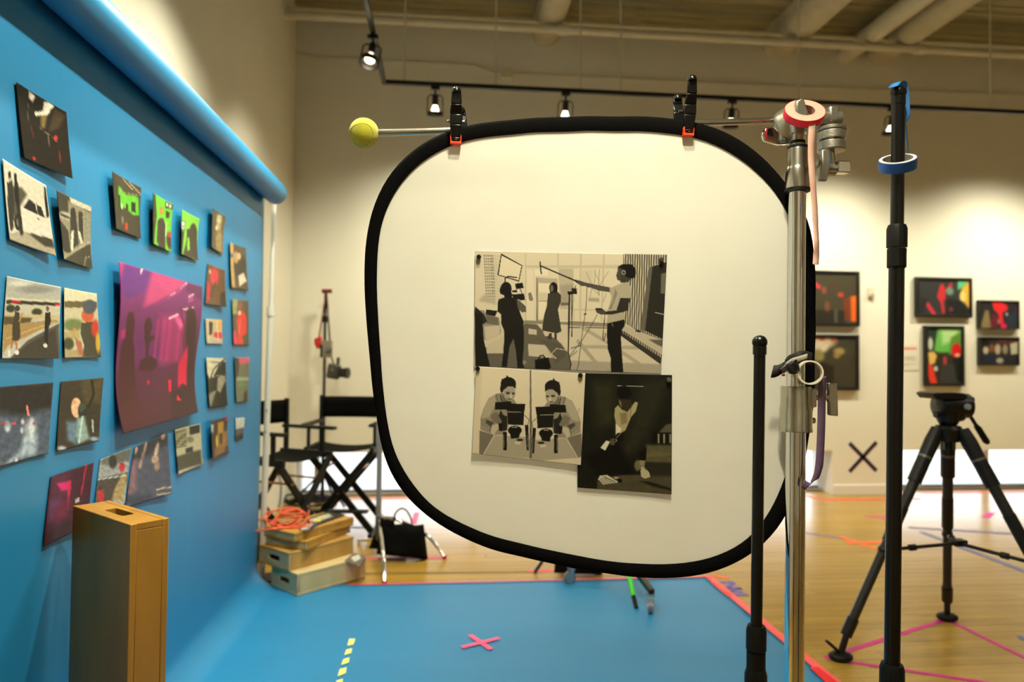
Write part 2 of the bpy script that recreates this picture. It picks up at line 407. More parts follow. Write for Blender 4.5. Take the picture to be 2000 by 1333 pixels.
track_light(3.4, -1.6, (3.6, YF, 1.6), 'spotlight behind the viewer washing the rear wall, right', W*0.5, 130, 1.0, size=0.1)  # second added fill lamp for the rear wall bounce
track_light(3.4, 0.3, (XR, 1.0, 1.6), 'spotlight over the right of the gallery washing the right wall', W*0.5, 130, 1.0, size=0.1)  # added fill lamp, lightens the unseen right wall for reflections
track_light(TX2, 3.3, (-1.09, 3.35, 1.6), 'spotlight on the viewer track aimed across at the far backdrop', W*1.3, 84, 1.0, size=0.035)
track_light(TX2, 1.95, (-1.09, 1.95, 1.6), 'spotlight on the viewer track aimed across at the near backdrop', W*1.4, 84, 1.0, size=0.035)
# ------------------------------------------------------------------ blue paper backdrop
XP = -1.09; Y0, Y1 = 1.46, 4.19; ZR = 2.34; RR = 0.066; RS = 0.13
bd = thing('paper_backdrop', 'roll of bright blue seamless paper hanging down and sweeping across the floor', 'backdrop', (XP, (Y0+Y1)/2, 0))
prof = [(XP+0.001, ZR)]
for k in range(24): prof.append((XP+0.003*math.sin(math.pi*k/23.0)**2, ZR-(ZR-RS)*(k+1)/24))
for k in range(1, 13):
    a = math.pi/2*k/12; prof.append((XP+RS-RS*math.cos(a), RS-RS*math.sin(a)+0.003))
for k in range(1, 41): prof.append((XP+RS+(1.655-XP-RS)*k/40, 0.003))
NYP = 40; P = []
for j in range(NYP+1):
    yy = Y0+(Y1-Y0)*j/NYP; row = []
    for i, (x, z) in enumerate(prof):
        if z < 0.0031:
            u = (x-XP)/2.75; z2 = z+0.0022*(1+math.sin(yy*4.1+x*1.3))*math.exp(-((x+0.55)/0.5)**2)+0.001*(1+math.sin(yy*9+x*2.2+1))
            row.append((x, yy, z2))
        else: row.append((x, yy, z))
    P.append(row)
MB().grid(P).build('paper_sheet', M_PAPER, bd, solid=0.0006, ang=60)
rollc = Vector((XP+RR, 0, ZR))
MB().lathe([(RR, 0), (RR, Y1-Y0)], (rollc.x, Y0, ZR), (0, 1, 0), 40).build('paper_roll', M_PAPER, bd)
MB().lathe([(0.03, -0.05), (0.03, Y1-Y0+0.05)], (rollc.x, Y0, ZR), (0, 1, 0), 20).build('cardboard_core', mat('cardboard', (170, 130, 84), 0.8), bd)
def bstand(y, topx, botx, label):
    b = onY(botx, 1010, y) if topx else None
    tp = onY(537, 366, y); bt = onY(515, 1010, y); d = (bt-tp); bt = tp+d*(tp.z/-d.z)
    if not topx: off = Vector((0, y-4.33, 0)); tp = Vector((rollc.x+0.01, y, 2.40)); bt = Vector((rollc.x-0.03, y, 0))
    t = thing('backdrop_stand', label, 'stand', (bt.x, bt.y, 0))
    mid = tp.lerp(bt, 0.32)
    MB().tube([tp, mid], 0.0135, 14).build('upper_tube', mat('white_tube', (214, 212, 204), 0.35), t)
    MB().tube([mid, bt], 0.0185, 14).build('lower_tube', MATS['white_tube'], t)
    MB().tube([mid+Vector((0, 0, .03)), mid-Vector((0, 0, .03))], 0.0235, 14).build('collar', MATS['white_tube'], t)
    MB().box(tp+Vector((0.0, 0, 0.0)), (0.06, 0.02, 0.03)).build('crossbar_hook', MATS['white_tube'], t, bevel=0.002)
    MB().box((bt.x, bt.y, 0.008), (0.16, 0.16, 0.014)).build('foot_plate', M_BLACKM, t, bevel=0.002)
    for zz in (0.9, 1.03): MB().tube([bt.lerp(tp, zz/tp.z)+Vector((0, -0.03, 0)), bt.lerp(tp, zz/tp.z)+Vector((0, 0.03, 0))], 0.004, 8).build('bolt', M_BLACKM, t)
bstand(4.33, True, 1, 'white upright pole holding the far end of the blue paper roll')
bstand(1.34, False, 0, 'white upright pole holding the near end of the blue paper roll')

# ------------------------------------------------------------------ printed pictures: colour stored on a fine mesh
class Art:
    def __init__(s, base, ox=0, oy=0, sc=1.0): s.ops = []; s.base = base; s.o = (ox, oy, sc); s.soft = 1.2
    def at(s, ox, oy, sc): s.o = (ox, oy, sc); return s
    def T(s, p): ox, oy, sc = s.o; return (ox+p[0]/sc, oy+p[1]/sc)
    def poly(s, pts, c, soft=None, a=1.0): s.ops.append(('p', [s.T(p) for p in pts], c, (soft or s.soft)/s.o[2] if soft else 0.7, a)); return s
    def ell(s, cx, cy, rx, ry, c, soft=0.12, rot=0.0, a=1.0):
        q = s.T((cx, cy)); s.ops.append(('e', (q[0], q[1], rx/s.o[2], ry/s.o[2], rot), c, soft, a)); return s
    def line(s, pts, wd, c, a=1.0):
        s.ops.append(('l', [s.T(p) for p in pts], c, wd/s.o[2]/2, a)); return s
    def grad(s, p0, c0, p1, c1): s.ops.append(('g', (s.T(p0), s.T(p1), c0), c1, 0, 1)); return s
    def noise(s, scale, amp, seed=0): s.ops.append(('n', (scale, seed), None, amp, 1)); return s
    def ev(s, X, Y):
        out = np.tile(np.array(s.base, float), (len(X), 1))
        for kind, g, c, soft, al in s.ops:
            if kind == 'n':
                r2 = np.random.default_rng(g[1]); sc = g[0]; nz = np.zeros(len(X))
                for o in range(3):
                    for q in range(3):
                        a = r2.uniform(0, 6.28); k = 2*math.pi/(sc*1.6)*(1.6**o); nz += np.sin((X*math.cos(a)+Y*math.sin(a))*k+r2.uniform(0, 6.28)+1.5*np.sin((X*math.sin(a)-Y*math.cos(a))*k*0.7))/(1.5**o)
                out *= (1+soft*0.45*nz/4)[:, None]; continue
            if kind == 'g':
                (p0, p1, c0) = g; dx, dy = p1[0]-p0[0], p1[1]-p0[1]
                t = np.clip(((X-p0[0])*dx+(Y-p0[1])*dy)/(dx*dx+dy*dy), 0, 1)[:, None]
                out = np.array(c0, float)*(1-t)+np.array(c, float)*t; continue
            if kind == 'e':
                cx, cy, rx, ry, rot = g; ca, sa = math.cos(rot), math.sin(rot)
                dx = (X-cx)*ca+(Y-cy)*sa; dy = -(X-cx)*sa+(Y-cy)*ca
                d = np.sqrt((dx/rx)**2+(dy/ry)**2); m = np.clip((1+soft/2-d)/soft, 0, 1)
            else:
                px = np.array([p[0] for p in g]); py = np.array([p[1] for p in g])
                pad = soft+1; idx = np.where((X > px.min()-pad) & (X < px.max()+pad) & (Y > py.min()-pad) & (Y < py.max()+pad))[0]
                m = np.zeros(len(X))
                if len(idx) == 0: continue
                x = X[idx]; y2 = Y[idx]; dist = np.full(len(idx), 1e9); ins = np.zeros(len(idx), bool); n = len(g)
                for i in range(n if kind == 'p' else n-1):
                    ax, ay = g[i]; bx_, by_ = g[(i+1) % n]; ex, ey = bx_-ax, by_-ay; L2 = ex*ex+ey*ey+1e-12
                    t = np.clip(((x-ax)*ex+(y2-ay)*ey)/L2, 0, 1); dist = np.minimum(dist, np.hypot(x-ax-t*ex, y2-ay-t*ey))
                    if kind == 'p':
                        cond = (ay > y2) != (by_ > y2)
                        xi = ax+(y2-ay)*ex/(ey if abs(ey) > 1e-12 else 1e-12); ins ^= cond & (x < xi)
                if kind == 'p':
                    sd = np.where(ins, dist, -dist); m[idx] = np.clip(sd/soft+0.5, 0, 1)
                else: m[idx] = np.clip((soft-dist)/0.6+0.5, 0, 1)
            m = (m*al)[:, None]; out = out*(1-m)+np.array(c, float)*m
        return np.clip(out, 0, 255)
ALB = 0.86
def print_mat(name, rough, sp=0.22):
    m = bpy.data.materials.new(name); m.use_nodes = True; nt = m.node_tree; b = nt.nodes['Principled BSDF']
    at = nt.nodes.new('ShaderNodeAttribute'); at.attribute_name = 'ink'; nt.links.new(at.outputs['Color'], b.inputs['Base Color'])
    b.inputs['Roughness'].default_value = rough; b.inputs['Specular IOR Level'].default_value = sp
    return m
M_PRINT = print_mat('photo_ink', 0.42); M_PRINTM = print_mat('photo_ink_matte', 0.6)
def picture(name, quad, plane, art, nu, nv, m, bend=None, parent=None, thick=0.0007, pobj=None):
    q = [plane(x, y) for x, y in quad]; V = []; PX = []; PY = []
    nrm = (q[1]-q[0]).cross(q[3]-q[0]).normalized()
    if nrm.dot(CAM-q[0]) < 0: nrm = -nrm
    for j in range(nv+1):
        v = j/nv
        for i in range(nu+1):
            u = i/nu
            p = (q[0]*(1-u)+q[1]*u)*(1-v)+(q[3]*(1-u)+q[2]*u)*v
            x, y = proj(p); PX.append(x); PY.append(y)
            if bend: p = p+nrm*bend(u, v)
            V.append(p)
    mb = MB(); mb.v = V; wd = nu+1
    mb.f = [(j*wd+i, j*wd+i+1, (j+1)*wd+i+1, (j+1)*wd+i) for j in range(nv) for i in range(nu)]
    o = mb.build(name, m, parent, solid=thick, ang=60)
    c = (art.ev(np.array(PX), np.array(PY))/255.0)**1.10
    c = np.where(c <= 0.04045, c/12.92, ((c+0.055)/1.055)**2.4)*ALB
    at = o.data.color_attributes.new('ink', 'FLOAT_COLOR', 'POINT')
    at.data.foreach_set('color', np.concatenate([c, np.ones((len(c), 1))], 1).astype(np.float32).ravel())
    return o
def left_print(quad, art, label, curl=0.012, mode=0, n=44, lift=0.0, cat='photo print'):
    pl = lambda x, y: onX(x, y, XP+0.0055+lift)
    curl *= 0.62
    fn = {0: lambda u, v: curl*(abs(2*u-1)**2.2)*0.6+curl*0.6*max(0, v-0.6)**2*4,
          1: lambda u, v: curl*(1-u)**2*1.4+curl*0.5*(2*v-1)**2*u,
          2: lambda u, v: curl*u**2*1.3+curl*0.5*v**3,
          3: lambda u, v: curl*(0.5+0.5*math.sin(v*5.5+0.6))+curl*0.9*v**4}[mode]
    o = picture('photo_print', quad, pl, art, n, n, M_PRINT, fn)
    return tag(o, label, cat, 'photo prints on the blue backdrop')
g = lambda v: (v, v*0.95, v*0.84)
Z1 = (0, 100, 2.963); Z2 = (0, 500, 2.963); Z3 = (190, 310, 4.3); Z4 = (190, 600, 4.3); Z5 = (60, 810, 2.55)
K = (26, 24, 20)
a = Art((34, 29, 24)).at(*Z1); a.poly([(165, 230), (200, 260), (185, 295), (165, 270)], (210, 205, 195), 8).poly([(250, 290), (300, 315), (262, 372), (195, 372), (200, 352), (240, 350)], (232, 225, 210)).poly([(228, 372), (265, 372), (252, 445), (232, 440)], (128, 112, 66), 14)
a.poly([(300, 330), (360, 370), (330, 440), (272, 470)], (74, 60, 44), 16).line([(175, 430), (190, 500)], 6, (110, 34, 34)).line([(225, 445), (310, 510)], 5, (120, 100, 80)).ell(310, 505, 8, 16, (190, 60, 46)).ell(190, 622, 9, 7, (220, 40, 50)).line([(330, 575), (332, 640)], 5, (150, 50, 44)).line([(270, 480), (275, 550)], 4, (110, 100, 84)).line([(160, 300), (160, 400)], 5, (90, 84, 76)).noise(14, 0.25, 1)
left_print([(31, 160), (122.5, 219), (132.6, 349), (44, 308.6)], a, 'dark concert photo with a pale bare arm, topmost on the blue paper', 0.012, 2)
a = Art((222, 216, 198)).at(*Z1); a.poly([(50, 1050), (140, 1040), (294, 1110), (294, 1190), (48, 1095)], (178, 170, 150)).poly([(135, 1040), (275, 1085), (290, 1140), (240, 1130)], (70, 66, 58), 10).poly([(150, 830), (100, 920), (110, 1010), (85, 1000), (60, 900), (70, 780), (120, 790)], (92, 88, 78), 14)
a.poly([(122, 905), (150, 850), (200, 870), (235, 905), (262, 965), (275, 1085), (135, 1045), (105, 1010)], (226, 220, 206)).poly([(130, 905), (158, 858), (190, 880), (205, 945)], (40, 38, 34)).poly([(196, 882), (222, 900), (240, 962), (208, 945)], (40, 38, 34)).ell(100, 990, 22, 48, (30, 28, 26)).ell(100, 990, 10, 26, (120, 116, 106)).poly([(232, 780), (243, 790), (262, 960), (248, 965)], (30, 28, 26))
a.poly([(40, 760), (70, 745), (80, 880), (70, 1050), (52, 1040), (42, 880)], (58, 54, 50)).ell(54, 716, 10, 24, (40, 36, 32)).poly([(78, 730), (100, 760), (108, 860), (126, 1060), (110, 1070), (95, 900), (84, 860)], (34, 32, 30)).ell(86, 730, 9, 24, (36, 32, 30)).ell(70, 1045, 10, 8, (224, 220, 210)).ell(208, 970, 8, 7, K).noise(9, 0.12, 2)
left_print([(5, 310), (82, 362), (99, 501), (16, 469)], a, 'black and white photo of two people beside a white car', 0.012, 2)
a = Art((150, 144, 122)).at(*Z1); a.poly([(300, 800), (525, 900), (525, 940), (440, 890), (380, 860), (380, 940), (300, 930)], (58, 54, 42), 10).poly([(390, 850), (522, 905), (522, 930), (400, 878)], (214, 208, 188)).poly([(330, 925), (400, 940), (390, 985), (320, 960)], (190, 184, 164), 6).line([(330, 945), (390, 965)], 12, (60, 58, 50))
a.poly([(395, 930), (430, 930), (445, 1050), (450, 1120), (400, 1150), (395, 1040)], (44, 42, 34)).ell(412, 930, 16, 26, (40, 38, 32)).poly([(448, 960), (475, 970), (480, 1100), (455, 1110)], (50, 48, 38)).ell(460, 950, 14, 24, (54, 50, 40)).poly([(402, 1040), (420, 1040), (412, 1150), (396, 1150)], (226, 220, 200)).poly([(445, 1040), (462, 1050), (478, 1110), (464, 1120)], (220, 214, 194)).poly([(315, 970), (380, 1040), (395, 1170), (345, 1160), (318, 1060)], (48, 46, 38), 6).poly([(345, 1195), (520, 1100), (530, 1262), (345, 1207)], (66, 62, 46)).line([(350, 1195), (520, 1105)], 12, (176, 170, 150)).line([(480, 1240), (490, 1195), (520, 1190)], 4, (170, 166, 150)).noise(7, 0.3, 3)
left_print([(101, 371), (176, 404), (178, 526), (116, 507)], a, 'olive toned black and white photo of a street crowd', 0.014, 1)
a = Art((64, 58, 40)).at(*Z1); a.poly([(670, 780), (720, 800), (800, 850), (805, 950), (770, 950), (720, 910), (665, 900)], (104, 190, 50), 10).poly([(640, 700), (812, 790), (812, 840), (720, 830), (660, 760)], (74, 66, 48), 8).line([(700, 740), (760, 800)], 5, (190, 180, 150)).line([(740, 760), (810, 830)], 5, (190, 180, 150)).line([(690, 815), (800, 835)], 4, (150, 146, 120)).poly([(755, 870), (782, 878), (785, 935), (757, 930)], (36, 34, 24)).poly([(668, 830), (682, 835), (684, 910), (666, 900)], (30, 34, 20)).poly([(722, 880), (735, 885), (736, 920), (720, 915)], (30, 34, 20)).poly([(690, 880), (700, 885), (698, 915), (690, 910)], (226, 240, 190)).ell(722, 1015, 10, 22, (210, 50, 36), 0.6).poly([(690, 960), (704, 960), (702, 1000), (694, 1000)], (150, 146, 128), 12).noise(12, 0.12, 4)
left_print([(211, 334), (274, 367), (273, 467), (219, 447)], a, 'dark photo of a gallery room lit green', 0.014, 1)
a = Art((112, 196, 46)).at(*Z3); a.poly([(420, 280), (455, 300), (475, 480), (455, 600), (440, 715), (420, 715)], (54, 48, 34), 8).ell(524, 438, 18, 34, (192, 128, 74)).poly([(505, 500), (545, 500), (570, 560), (560, 770), (490, 740), (485, 560)], (58, 42, 34)).line([(495, 520), (480, 700)], 16, (54, 40, 32)).poly([(558, 355), (628, 385), (622, 430), (558, 412)], (40, 38, 30)).poly([(566, 368), (584, 376), (584, 405), (566, 398)], (220, 224, 210)).poly([(592, 380), (614, 390), (612, 415), (592, 408)], (210, 214, 200)).poly([(568, 440), (604, 450), (600, 500), (572, 500)], (36, 46, 30)).ell(600, 690, 26, 70, (70, 40, 36), 0.5).ell(606, 640, 14, 26, (190, 60, 50), 0.4).line([(575, 540), (570, 650)], 8, (220, 226, 200)).noise(10, 0.1, 5)
left_print([(289, 376), (336, 399.5), (332, 493), (289, 476)], a, 'photo of a man in dark clothes before a green wall', 0.02, 1)
a = Art((134, 206, 64)).at(*Z3); a.poly([(672, 520), (714, 530), (708, 605), (670, 590)], (226, 230, 222)).line([(672, 520), (714, 530), (708, 605), (670, 590)], 8, (40, 40, 30)).ell(690, 572, 8, 12, K).poly([(668, 600), (708, 610), (696, 690), (680, 800), (664, 800)], (56, 50, 32)).ell(798, 640, 38, 96, (58, 48, 30)).poly([(765, 640), (835, 640), (840, 860), (700, 815), (735, 700), (745, 780), (768, 760)], (58, 48, 30)).poly([(735, 590), (765, 590), (760, 660), (745, 670), (745, 700), (700, 810), (690, 800), (735, 680)], (62, 52, 32)).noise(10, 0.08, 6)
left_print([(347, 409), (387, 428), (384, 510.5), (345, 496)], a, 'photo of a head in dark silhouette on lime green', 0.02, 1)
a = Art((112, 94, 58)).at(*Z3); a.poly([(937, 415), (990, 440), (985, 745), (927, 745)], (86, 74, 46), 12).poly([(990, 470), (1040, 480), (1030, 600), (990, 600)], (176, 160, 122), 14).ell(1015, 510, 22, 36, (206, 196, 160), 0.5).ell(990, 580, 12, 20, (220, 210, 180), 0.5).ell(1020, 660, 24, 50, (156, 138, 96), 0.5).poly([(980, 650), (1040, 660), (1040, 780), (985, 760)], (150, 128, 84), 14).noise(9, 0.25, 7)
left_print([(408, 406.5), (439, 424), (433.5, 497), (405.6, 483)], a, 'narrow sepia photo right of the lime green silhouette print', 0.02, 1)
a = Art((88, 72, 52)).at(*Z3); a.poly([(1105, 703), (1140, 712), (1150, 1085), (1118, 1085)], (200, 166, 108)).poly([(1108, 800), (1145, 800), (1145, 830), (1108, 830)], (90, 110, 130)).ell(1190, 890, 48, 110, (58, 46, 34)).ell(1165, 830, 24, 50, (190, 156, 110), 0.3).ell(1190, 820, 14, 30, (220, 190, 150), 0.3).poly([(1185, 985), (1225, 960), (1245, 1030), (1190, 1075)], (226, 214, 196)).poly([(1185, 740), (1237, 755), (1240, 850), (1200, 800)], (96, 86, 70), 10).noise(10, 0.15, 8)
left_print([(447, 473.5), (478, 485), (482, 568.6), (449, 562)], a, 'brown photo with a white cup, upper right edge of the backdrop', 0.016, 0)
a = Art((110, 78, 50)).at(*Z3); a.ell(978, 990, 30, 70, (220, 66, 84), 0.6).poly([(925, 1030), (945, 1050), (935, 1180), (915, 1200)], (222, 50, 80), 14).line([(985, 1040), (950, 1160)], 10, (70, 60, 38)).poly([(1020, 1130), (1050, 1110), (1053, 1248), (1010, 1240)], (56, 38, 26), 8).ell(945, 950, 8, 20, (200, 190, 160), 0.6).noise(12, 0.12, 9)
left_print([(406, 515), (434, 528), (435, 600), (399, 594)], a, 'small brown photo with blurred red light', 0.016, 2)
a = Art((150, 50, 120)); a.grad((240, 520), (150, 52, 140), (290, 850), (70, 30, 40)).at(*Z3)
a.poly([(135, 865), (185, 880), (150, 990), (135, 1000)], (186, 66, 130), 20).poly([(185, 880), (420, 950), (360, 1100), (200, 1180), (140, 1100), (150, 990)], (112, 48, 138), 40).poly([(420, 950), (700, 1035), (640, 1120), (430, 1220), (330, 1250), (370, 1100)], (198, 72, 132), 40).line([(318, 962), (333, 925)], 14, (236, 220, 220)).line([(560, 1150), (605, 1125)], 10, (255, 190, 214)).line([(655, 1090), (715, 1045)], 12, (250, 200, 214)).poly([(720, 1045), (848, 1078), (845, 1200), (700, 1110)], (104, 36, 92), 14).line([(330, 1280), (700, 1060)], 8, (110, 40, 106), 0.8).line([(725, 1160), (765, 1140)], 12, (240, 190, 214)).line([(715, 1185), (760, 1165)], 5, (230, 140, 190)).line([(715, 1205), (760, 1185)], 5, (230, 140, 190))
a.at(*Z4).poly([(150, 100), (560, 120), (560, 500), (160, 520)], (120, 44, 112), 60, 0.8).poly([(480, 60), (700, 60), (700, 460), (520, 480)], (176, 50, 120), 60, 0.8)
for xx in (455, 510, 560, 640): a.poly([(xx, 100), (xx+22, 100), (xx+18, 450), (xx-4, 450)], (214, 54, 130), 18, 0.55)
a.poly([(160, 200), (205, 180), (205, 260), (160, 262)], (210, 40, 128), 26, 0.8).poly([(620, 60), (690, 150), (660, 190), (600, 90)], (250, 120, 180), 24, 0.7).line([(560, 95), (632, 62)], 16, (255, 200, 226)).line([(680, 20), (760, 5)], 12, (255, 196, 226))
a.poly([(195, 130), (200, 250), (170, 320), (160, 1010), (330, 960), (300, 520), (288, 360), (265, 260), (270, 130), (250, 45), (210, 45)], (82, 32, 42), 14).ell(385, 165, 34, 78, (80, 30, 44), 0.16).poly([(355, 240), (445, 240), (450, 260), (410, 300), (405, 400), (480, 440), (490, 500), (440, 540), (330, 530), (345, 450), (390, 420), (375, 310)], (78, 30, 44), 12)
a.poly([(700, 40), (730, 0), (770, 20), (790, 100), (800, 400), (790, 880), (560, 940), (600, 700), (700, 700), (740, 420), (710, 260)], (64, 28, 40), 12).poly([(735, 320), (745, 420), (735, 660), (700, 640), (660, 680), (670, 480)], (214, 20, 78), 12).line([(640, 0), (700, 180), (690, 260), (710, 350)], 16, (120, 34, 84)).poly([(585, 615), (608, 612), (600, 715), (583, 710)], (236, 26, 80)).ell(415, 634, 10, 18, (220, 20, 76), 0.4).poly([(645, 740), (675, 785), (640, 788)], (236, 30, 80)).noise(30, 0.06, 10)
left_print([(221, 511), (387, 560), (374, 806), (223, 848)], a, 'large purple and magenta photo of dark figures in haze', 0.035, 3, 110)
a = Art((206, 186, 150)).at(*Z4); a.poly([(930, 120), (970, 130), (965, 230), (930, 240)], (70, 46, 30), 8).poly([(985, 210), (1040, 215), (1042, 270), (975, 250)], (220, 40, 70), 8).poly([(915, 260), (1045, 280), (1045, 308), (912, 308)], (190, 176, 160)).line([(930, 110), (935, 300)], 6, (240, 236, 220)).line([(1005, 110), (1015, 280)], 5, (240, 230, 210)).poly([(1010, 110), (1040, 110), (1040, 200), (1015, 200)], (226, 176, 90), 8).noise(6, 0.15, 11)
left_print([(400, 623), (432, 625), (433, 672), (402, 672)], a, 'tiny sunlit photo with a red patch between two taller prints', 0.008, 0, 30)
a = Art((92, 88, 66)).at(190, 600, 4.3); a.poly([(1125, -70), (1180, -60), (1170, 60), (1125, 60)], (170, 168, 120), 14).ell(1200, -10, 20, 40, (150, 90, 66)).poly([(1180, 40), (1225, 30), (1250, 90), (1250, 220), (1215, 250), (1225, 320), (1165, 320), (1180, 220), (1168, 140)], (232, 56, 48)).poly([(1132, 220), (1165, 190), (1170, 320), (1136, 318)], (226, 70, 86), 8).line([(1200, 110), (1190, 220)], 10, (250, 120, 100)).ell(1195, 50, 12, 20, (230, 220, 200)).noise(10, 0.15, 12)
left_print([(452, 584.5), (484, 588), (484, 675), (454, 674)], a, 'photo of a person dressed in bright red', 0.012, 0)
a = Art((34, 33, 28)).at(*Z4); a.poly([(905, 425), (1068, 428), (1065, 460), (1020, 490), (975, 580), (935, 600), (912, 560)], (222, 216, 190)).line([(915, 460), (1040, 465)], 6, (60, 58, 48)).line([(935, 620), (980, 520), (1030, 470), (1060, 440)], 12, (26, 26, 22)).poly([(1010, 600), (1060, 540), (1070, 620), (1030, 720), (1005, 700)], (166, 160, 140), 10).ell(1050, 520, 20, 60, (40, 38, 34)).line([(930, 600), (1020, 575)], 8, (150, 146, 130)).poly([(925, 730), (1000, 700), (960, 800), (932, 848)], (150, 146, 126), 8).noise(10, 0.2, 13)
left_print([(400, 699), (438, 699.5), (441, 792.6), (406, 798)], a, 'black and white photo through an open car door', 0.016, 0)
a = Art((120, 122, 100)).at(*Z4); a.poly([(1145, 422), (1195, 440), (1180, 560), (1155, 620), (1145, 560)], (50, 46, 40), 14).poly([(1185, 430), (1270, 425), (1265, 470), (1190, 480)], (226, 96, 130), 14).poly([(1165, 590), (1265, 590), (1262, 620), (1165, 620)], (176, 180, 150), 12).ell(1210, 650, 26, 30, (110, 150, 96), 0.6).poly([(1230, 720), (1250, 700), (1245, 790), (1222, 790)], (50, 48, 40), 10).noise(12, 0.1, 14)
left_print([(456, 698), (485, 699), (482, 784), (459, 787)], a, 'grey green photo with a pink strip along its top', 0.016, 0)
a = Art((74, 58, 40)).at(*Z4); a.poly([(1000, 970), (1055, 960), (1060, 1080), (1000, 1090)], (200, 150, 60), 10).ell(992, 1130, 14, 56, (230, 196, 50), 0.2).poly([(1000, 1060), (1090, 1040), (1090, 1160), (1000, 1200)], (170, 124, 60), 14).poly([(1020, 1070), (1045, 1060), (1045, 1150), (1020, 1150)], (60, 50, 36), 8).poly([(920, 985), (955, 990), (945, 1060), (925, 1050)], (196, 196, 190), 8).poly([(960, 1190), (1080, 1150), (1060, 1220), (960, 1260)], (150, 110, 64), 14).poly([(1068, 925), (1087, 922), (1085, 955), (1070, 955)], (226, 20, 90)).noise(10, 0.15, 15)
left_print([(404, 824), (443, 814), (445, 885), (408, 901)], a, 'brown photo with a yellow figure and a pink corner tab', 0.02, 1)
a = Art((90, 96, 100)).at(*Z4); a.poly([(1155, 935), (1240, 925), (1235, 1010), (1155, 1030)], (214, 216, 208), 8).poly([(1157, 1090), (1220, 1060), (1220, 1110), (1157, 1135)], (44, 48, 50), 8).noise(8, 0.15, 16)
left_print([(459, 818), (477, 816), (473, 857), (459, 863)], a, 'smallest grey print, lower right of the group', 0.008, 0, 24)
a = Art((200, 192, 158)).at(*Z4); a.poly([(645, 1045), (745, 1020), (750, 1170), (650, 1190)], (120, 112, 78), 6)
for r_ in range(7): a.line([(650, 1055+r_*19), (742, 1032+r_*20)], 5, (206, 198, 160))
a.poly([(770, 1005), (852, 985), (852, 1060), (775, 1075)], (52, 48, 36)).ell(780, 1115, 28, 26, (140, 134, 104), 0.4).poly([(650, 1260), (860, 1200), (866, 1320), (660, 1380)], (82, 78, 56), 14).poly([(740, 1190), (800, 1170), (802, 1215), (742, 1230)], (44, 42, 32), 8).noise(6, 0.12, 17)
left_print([(339, 840.6), (389, 828), (393, 908), (345, 928)], a, 'sepia photo with rows of pale text, right of the grey purple print', 0.014, 0)
a = Art((86, 88, 104)).at(*Z4); a.poly([(300, 1180), (560, 1060), (570, 1160), (300, 1300)], (60, 58, 66), 20)
for (xx, yy, rr, h_, cc) in ((325, 1205, 12, 34, (206, 170, 150)), (400, 1180, 10, 60, (196, 160, 150)), (380, 1250, 12, 50, (150, 124, 120)), (535, 1090, 14, 26, (190, 150, 130)), (488, 1200, 14, 60, (222, 196, 170)), (475, 1280, 26, 34, (214, 180, 150)), (360, 1320, 14, 40, (190, 160, 150)), (490, 1340, 20, 40, (170, 140, 120))): a.ell(xx, yy, rr, h_, cc, 0.5, 0.2)
a.at(*Z5).poly([(500, 230), (530, 220), (520, 380), (480, 420)], (150, 110, 120), 24).line([(620, 375), (684, 360)], 6, (220, 200, 180)).line([(620, 400), (680, 392)], 8, (206, 186, 160)).poly([(480, 400), (600, 400), (560, 470), (470, 440)], (60, 66, 80), 20).noise(14, 0.25, 18)
left_print([(263, 875), (322, 846), (329, 965), (243, 993)], a, 'hazy grey purple stage photo above the upright wooden box', 0.012, 2)
a = Art((168, 172, 172)).at(*Z5); a.poly([(348, 225), (488, 165), (480, 230), (440, 240), (400, 250), (352, 250)], (120, 120, 112), 14).ell(405, 235, 18, 34, (60, 54, 44), 0.4).ell(445, 262, 12, 22, (214, 50, 66), 0.3).poly([(330, 325), (470, 290), (465, 330), (400, 420), (390, 450), (318, 450)], (86, 76, 64), 14).ell(345, 405, 16, 40, (200, 50, 50), 0.3).ell(345, 365, 10, 14, (70, 50, 40)).poly([(450, 290), (465, 300), (440, 430), (395, 425), (410, 370)], (180, 156, 110), 8).line([(330, 325), (460, 305)], 5, (210, 214, 216)).noise(8, 0.3, 19)
left_print([(196, 898), (251, 875), (236, 985), (182, 1003)], a, 'busy daylight photo with red coats, partly behind the upright wooden box', 0.012, 2)
a = Art((74, 26, 46)).at(*Z5); a.poly([(105, 315), (190, 290), (190, 400), (110, 430)], (98, 40, 74), 20).poly([(130, 345), (195, 330), (195, 375), (150, 380)], (226, 50, 130), 10).poly([(185, 330), (195, 330), (182, 480), (172, 480)], (230, 30, 100), 6).line([(265, 250), (240, 400)], 5, (220, 30, 80)).poly([(212, 425), (232, 415), (232, 435), (212, 442)], (220, 200, 200)).poly([(95, 430), (150, 420), (130, 520), (85, 540)], (110, 60, 110), 24).poly([(60, 590), (200, 520), (200, 590), (55, 660)], (60, 20, 34), 20).ell(150, 480, 30, 60, (120, 30, 70), 0.8, 0.5).noise(16, 0.25, 20)
left_print([(99, 932), (177, 904), (163, 1027), (82, 1069)], a, 'dark magenta photo lowest at left, behind the upright wooden box', 0.012, 2)
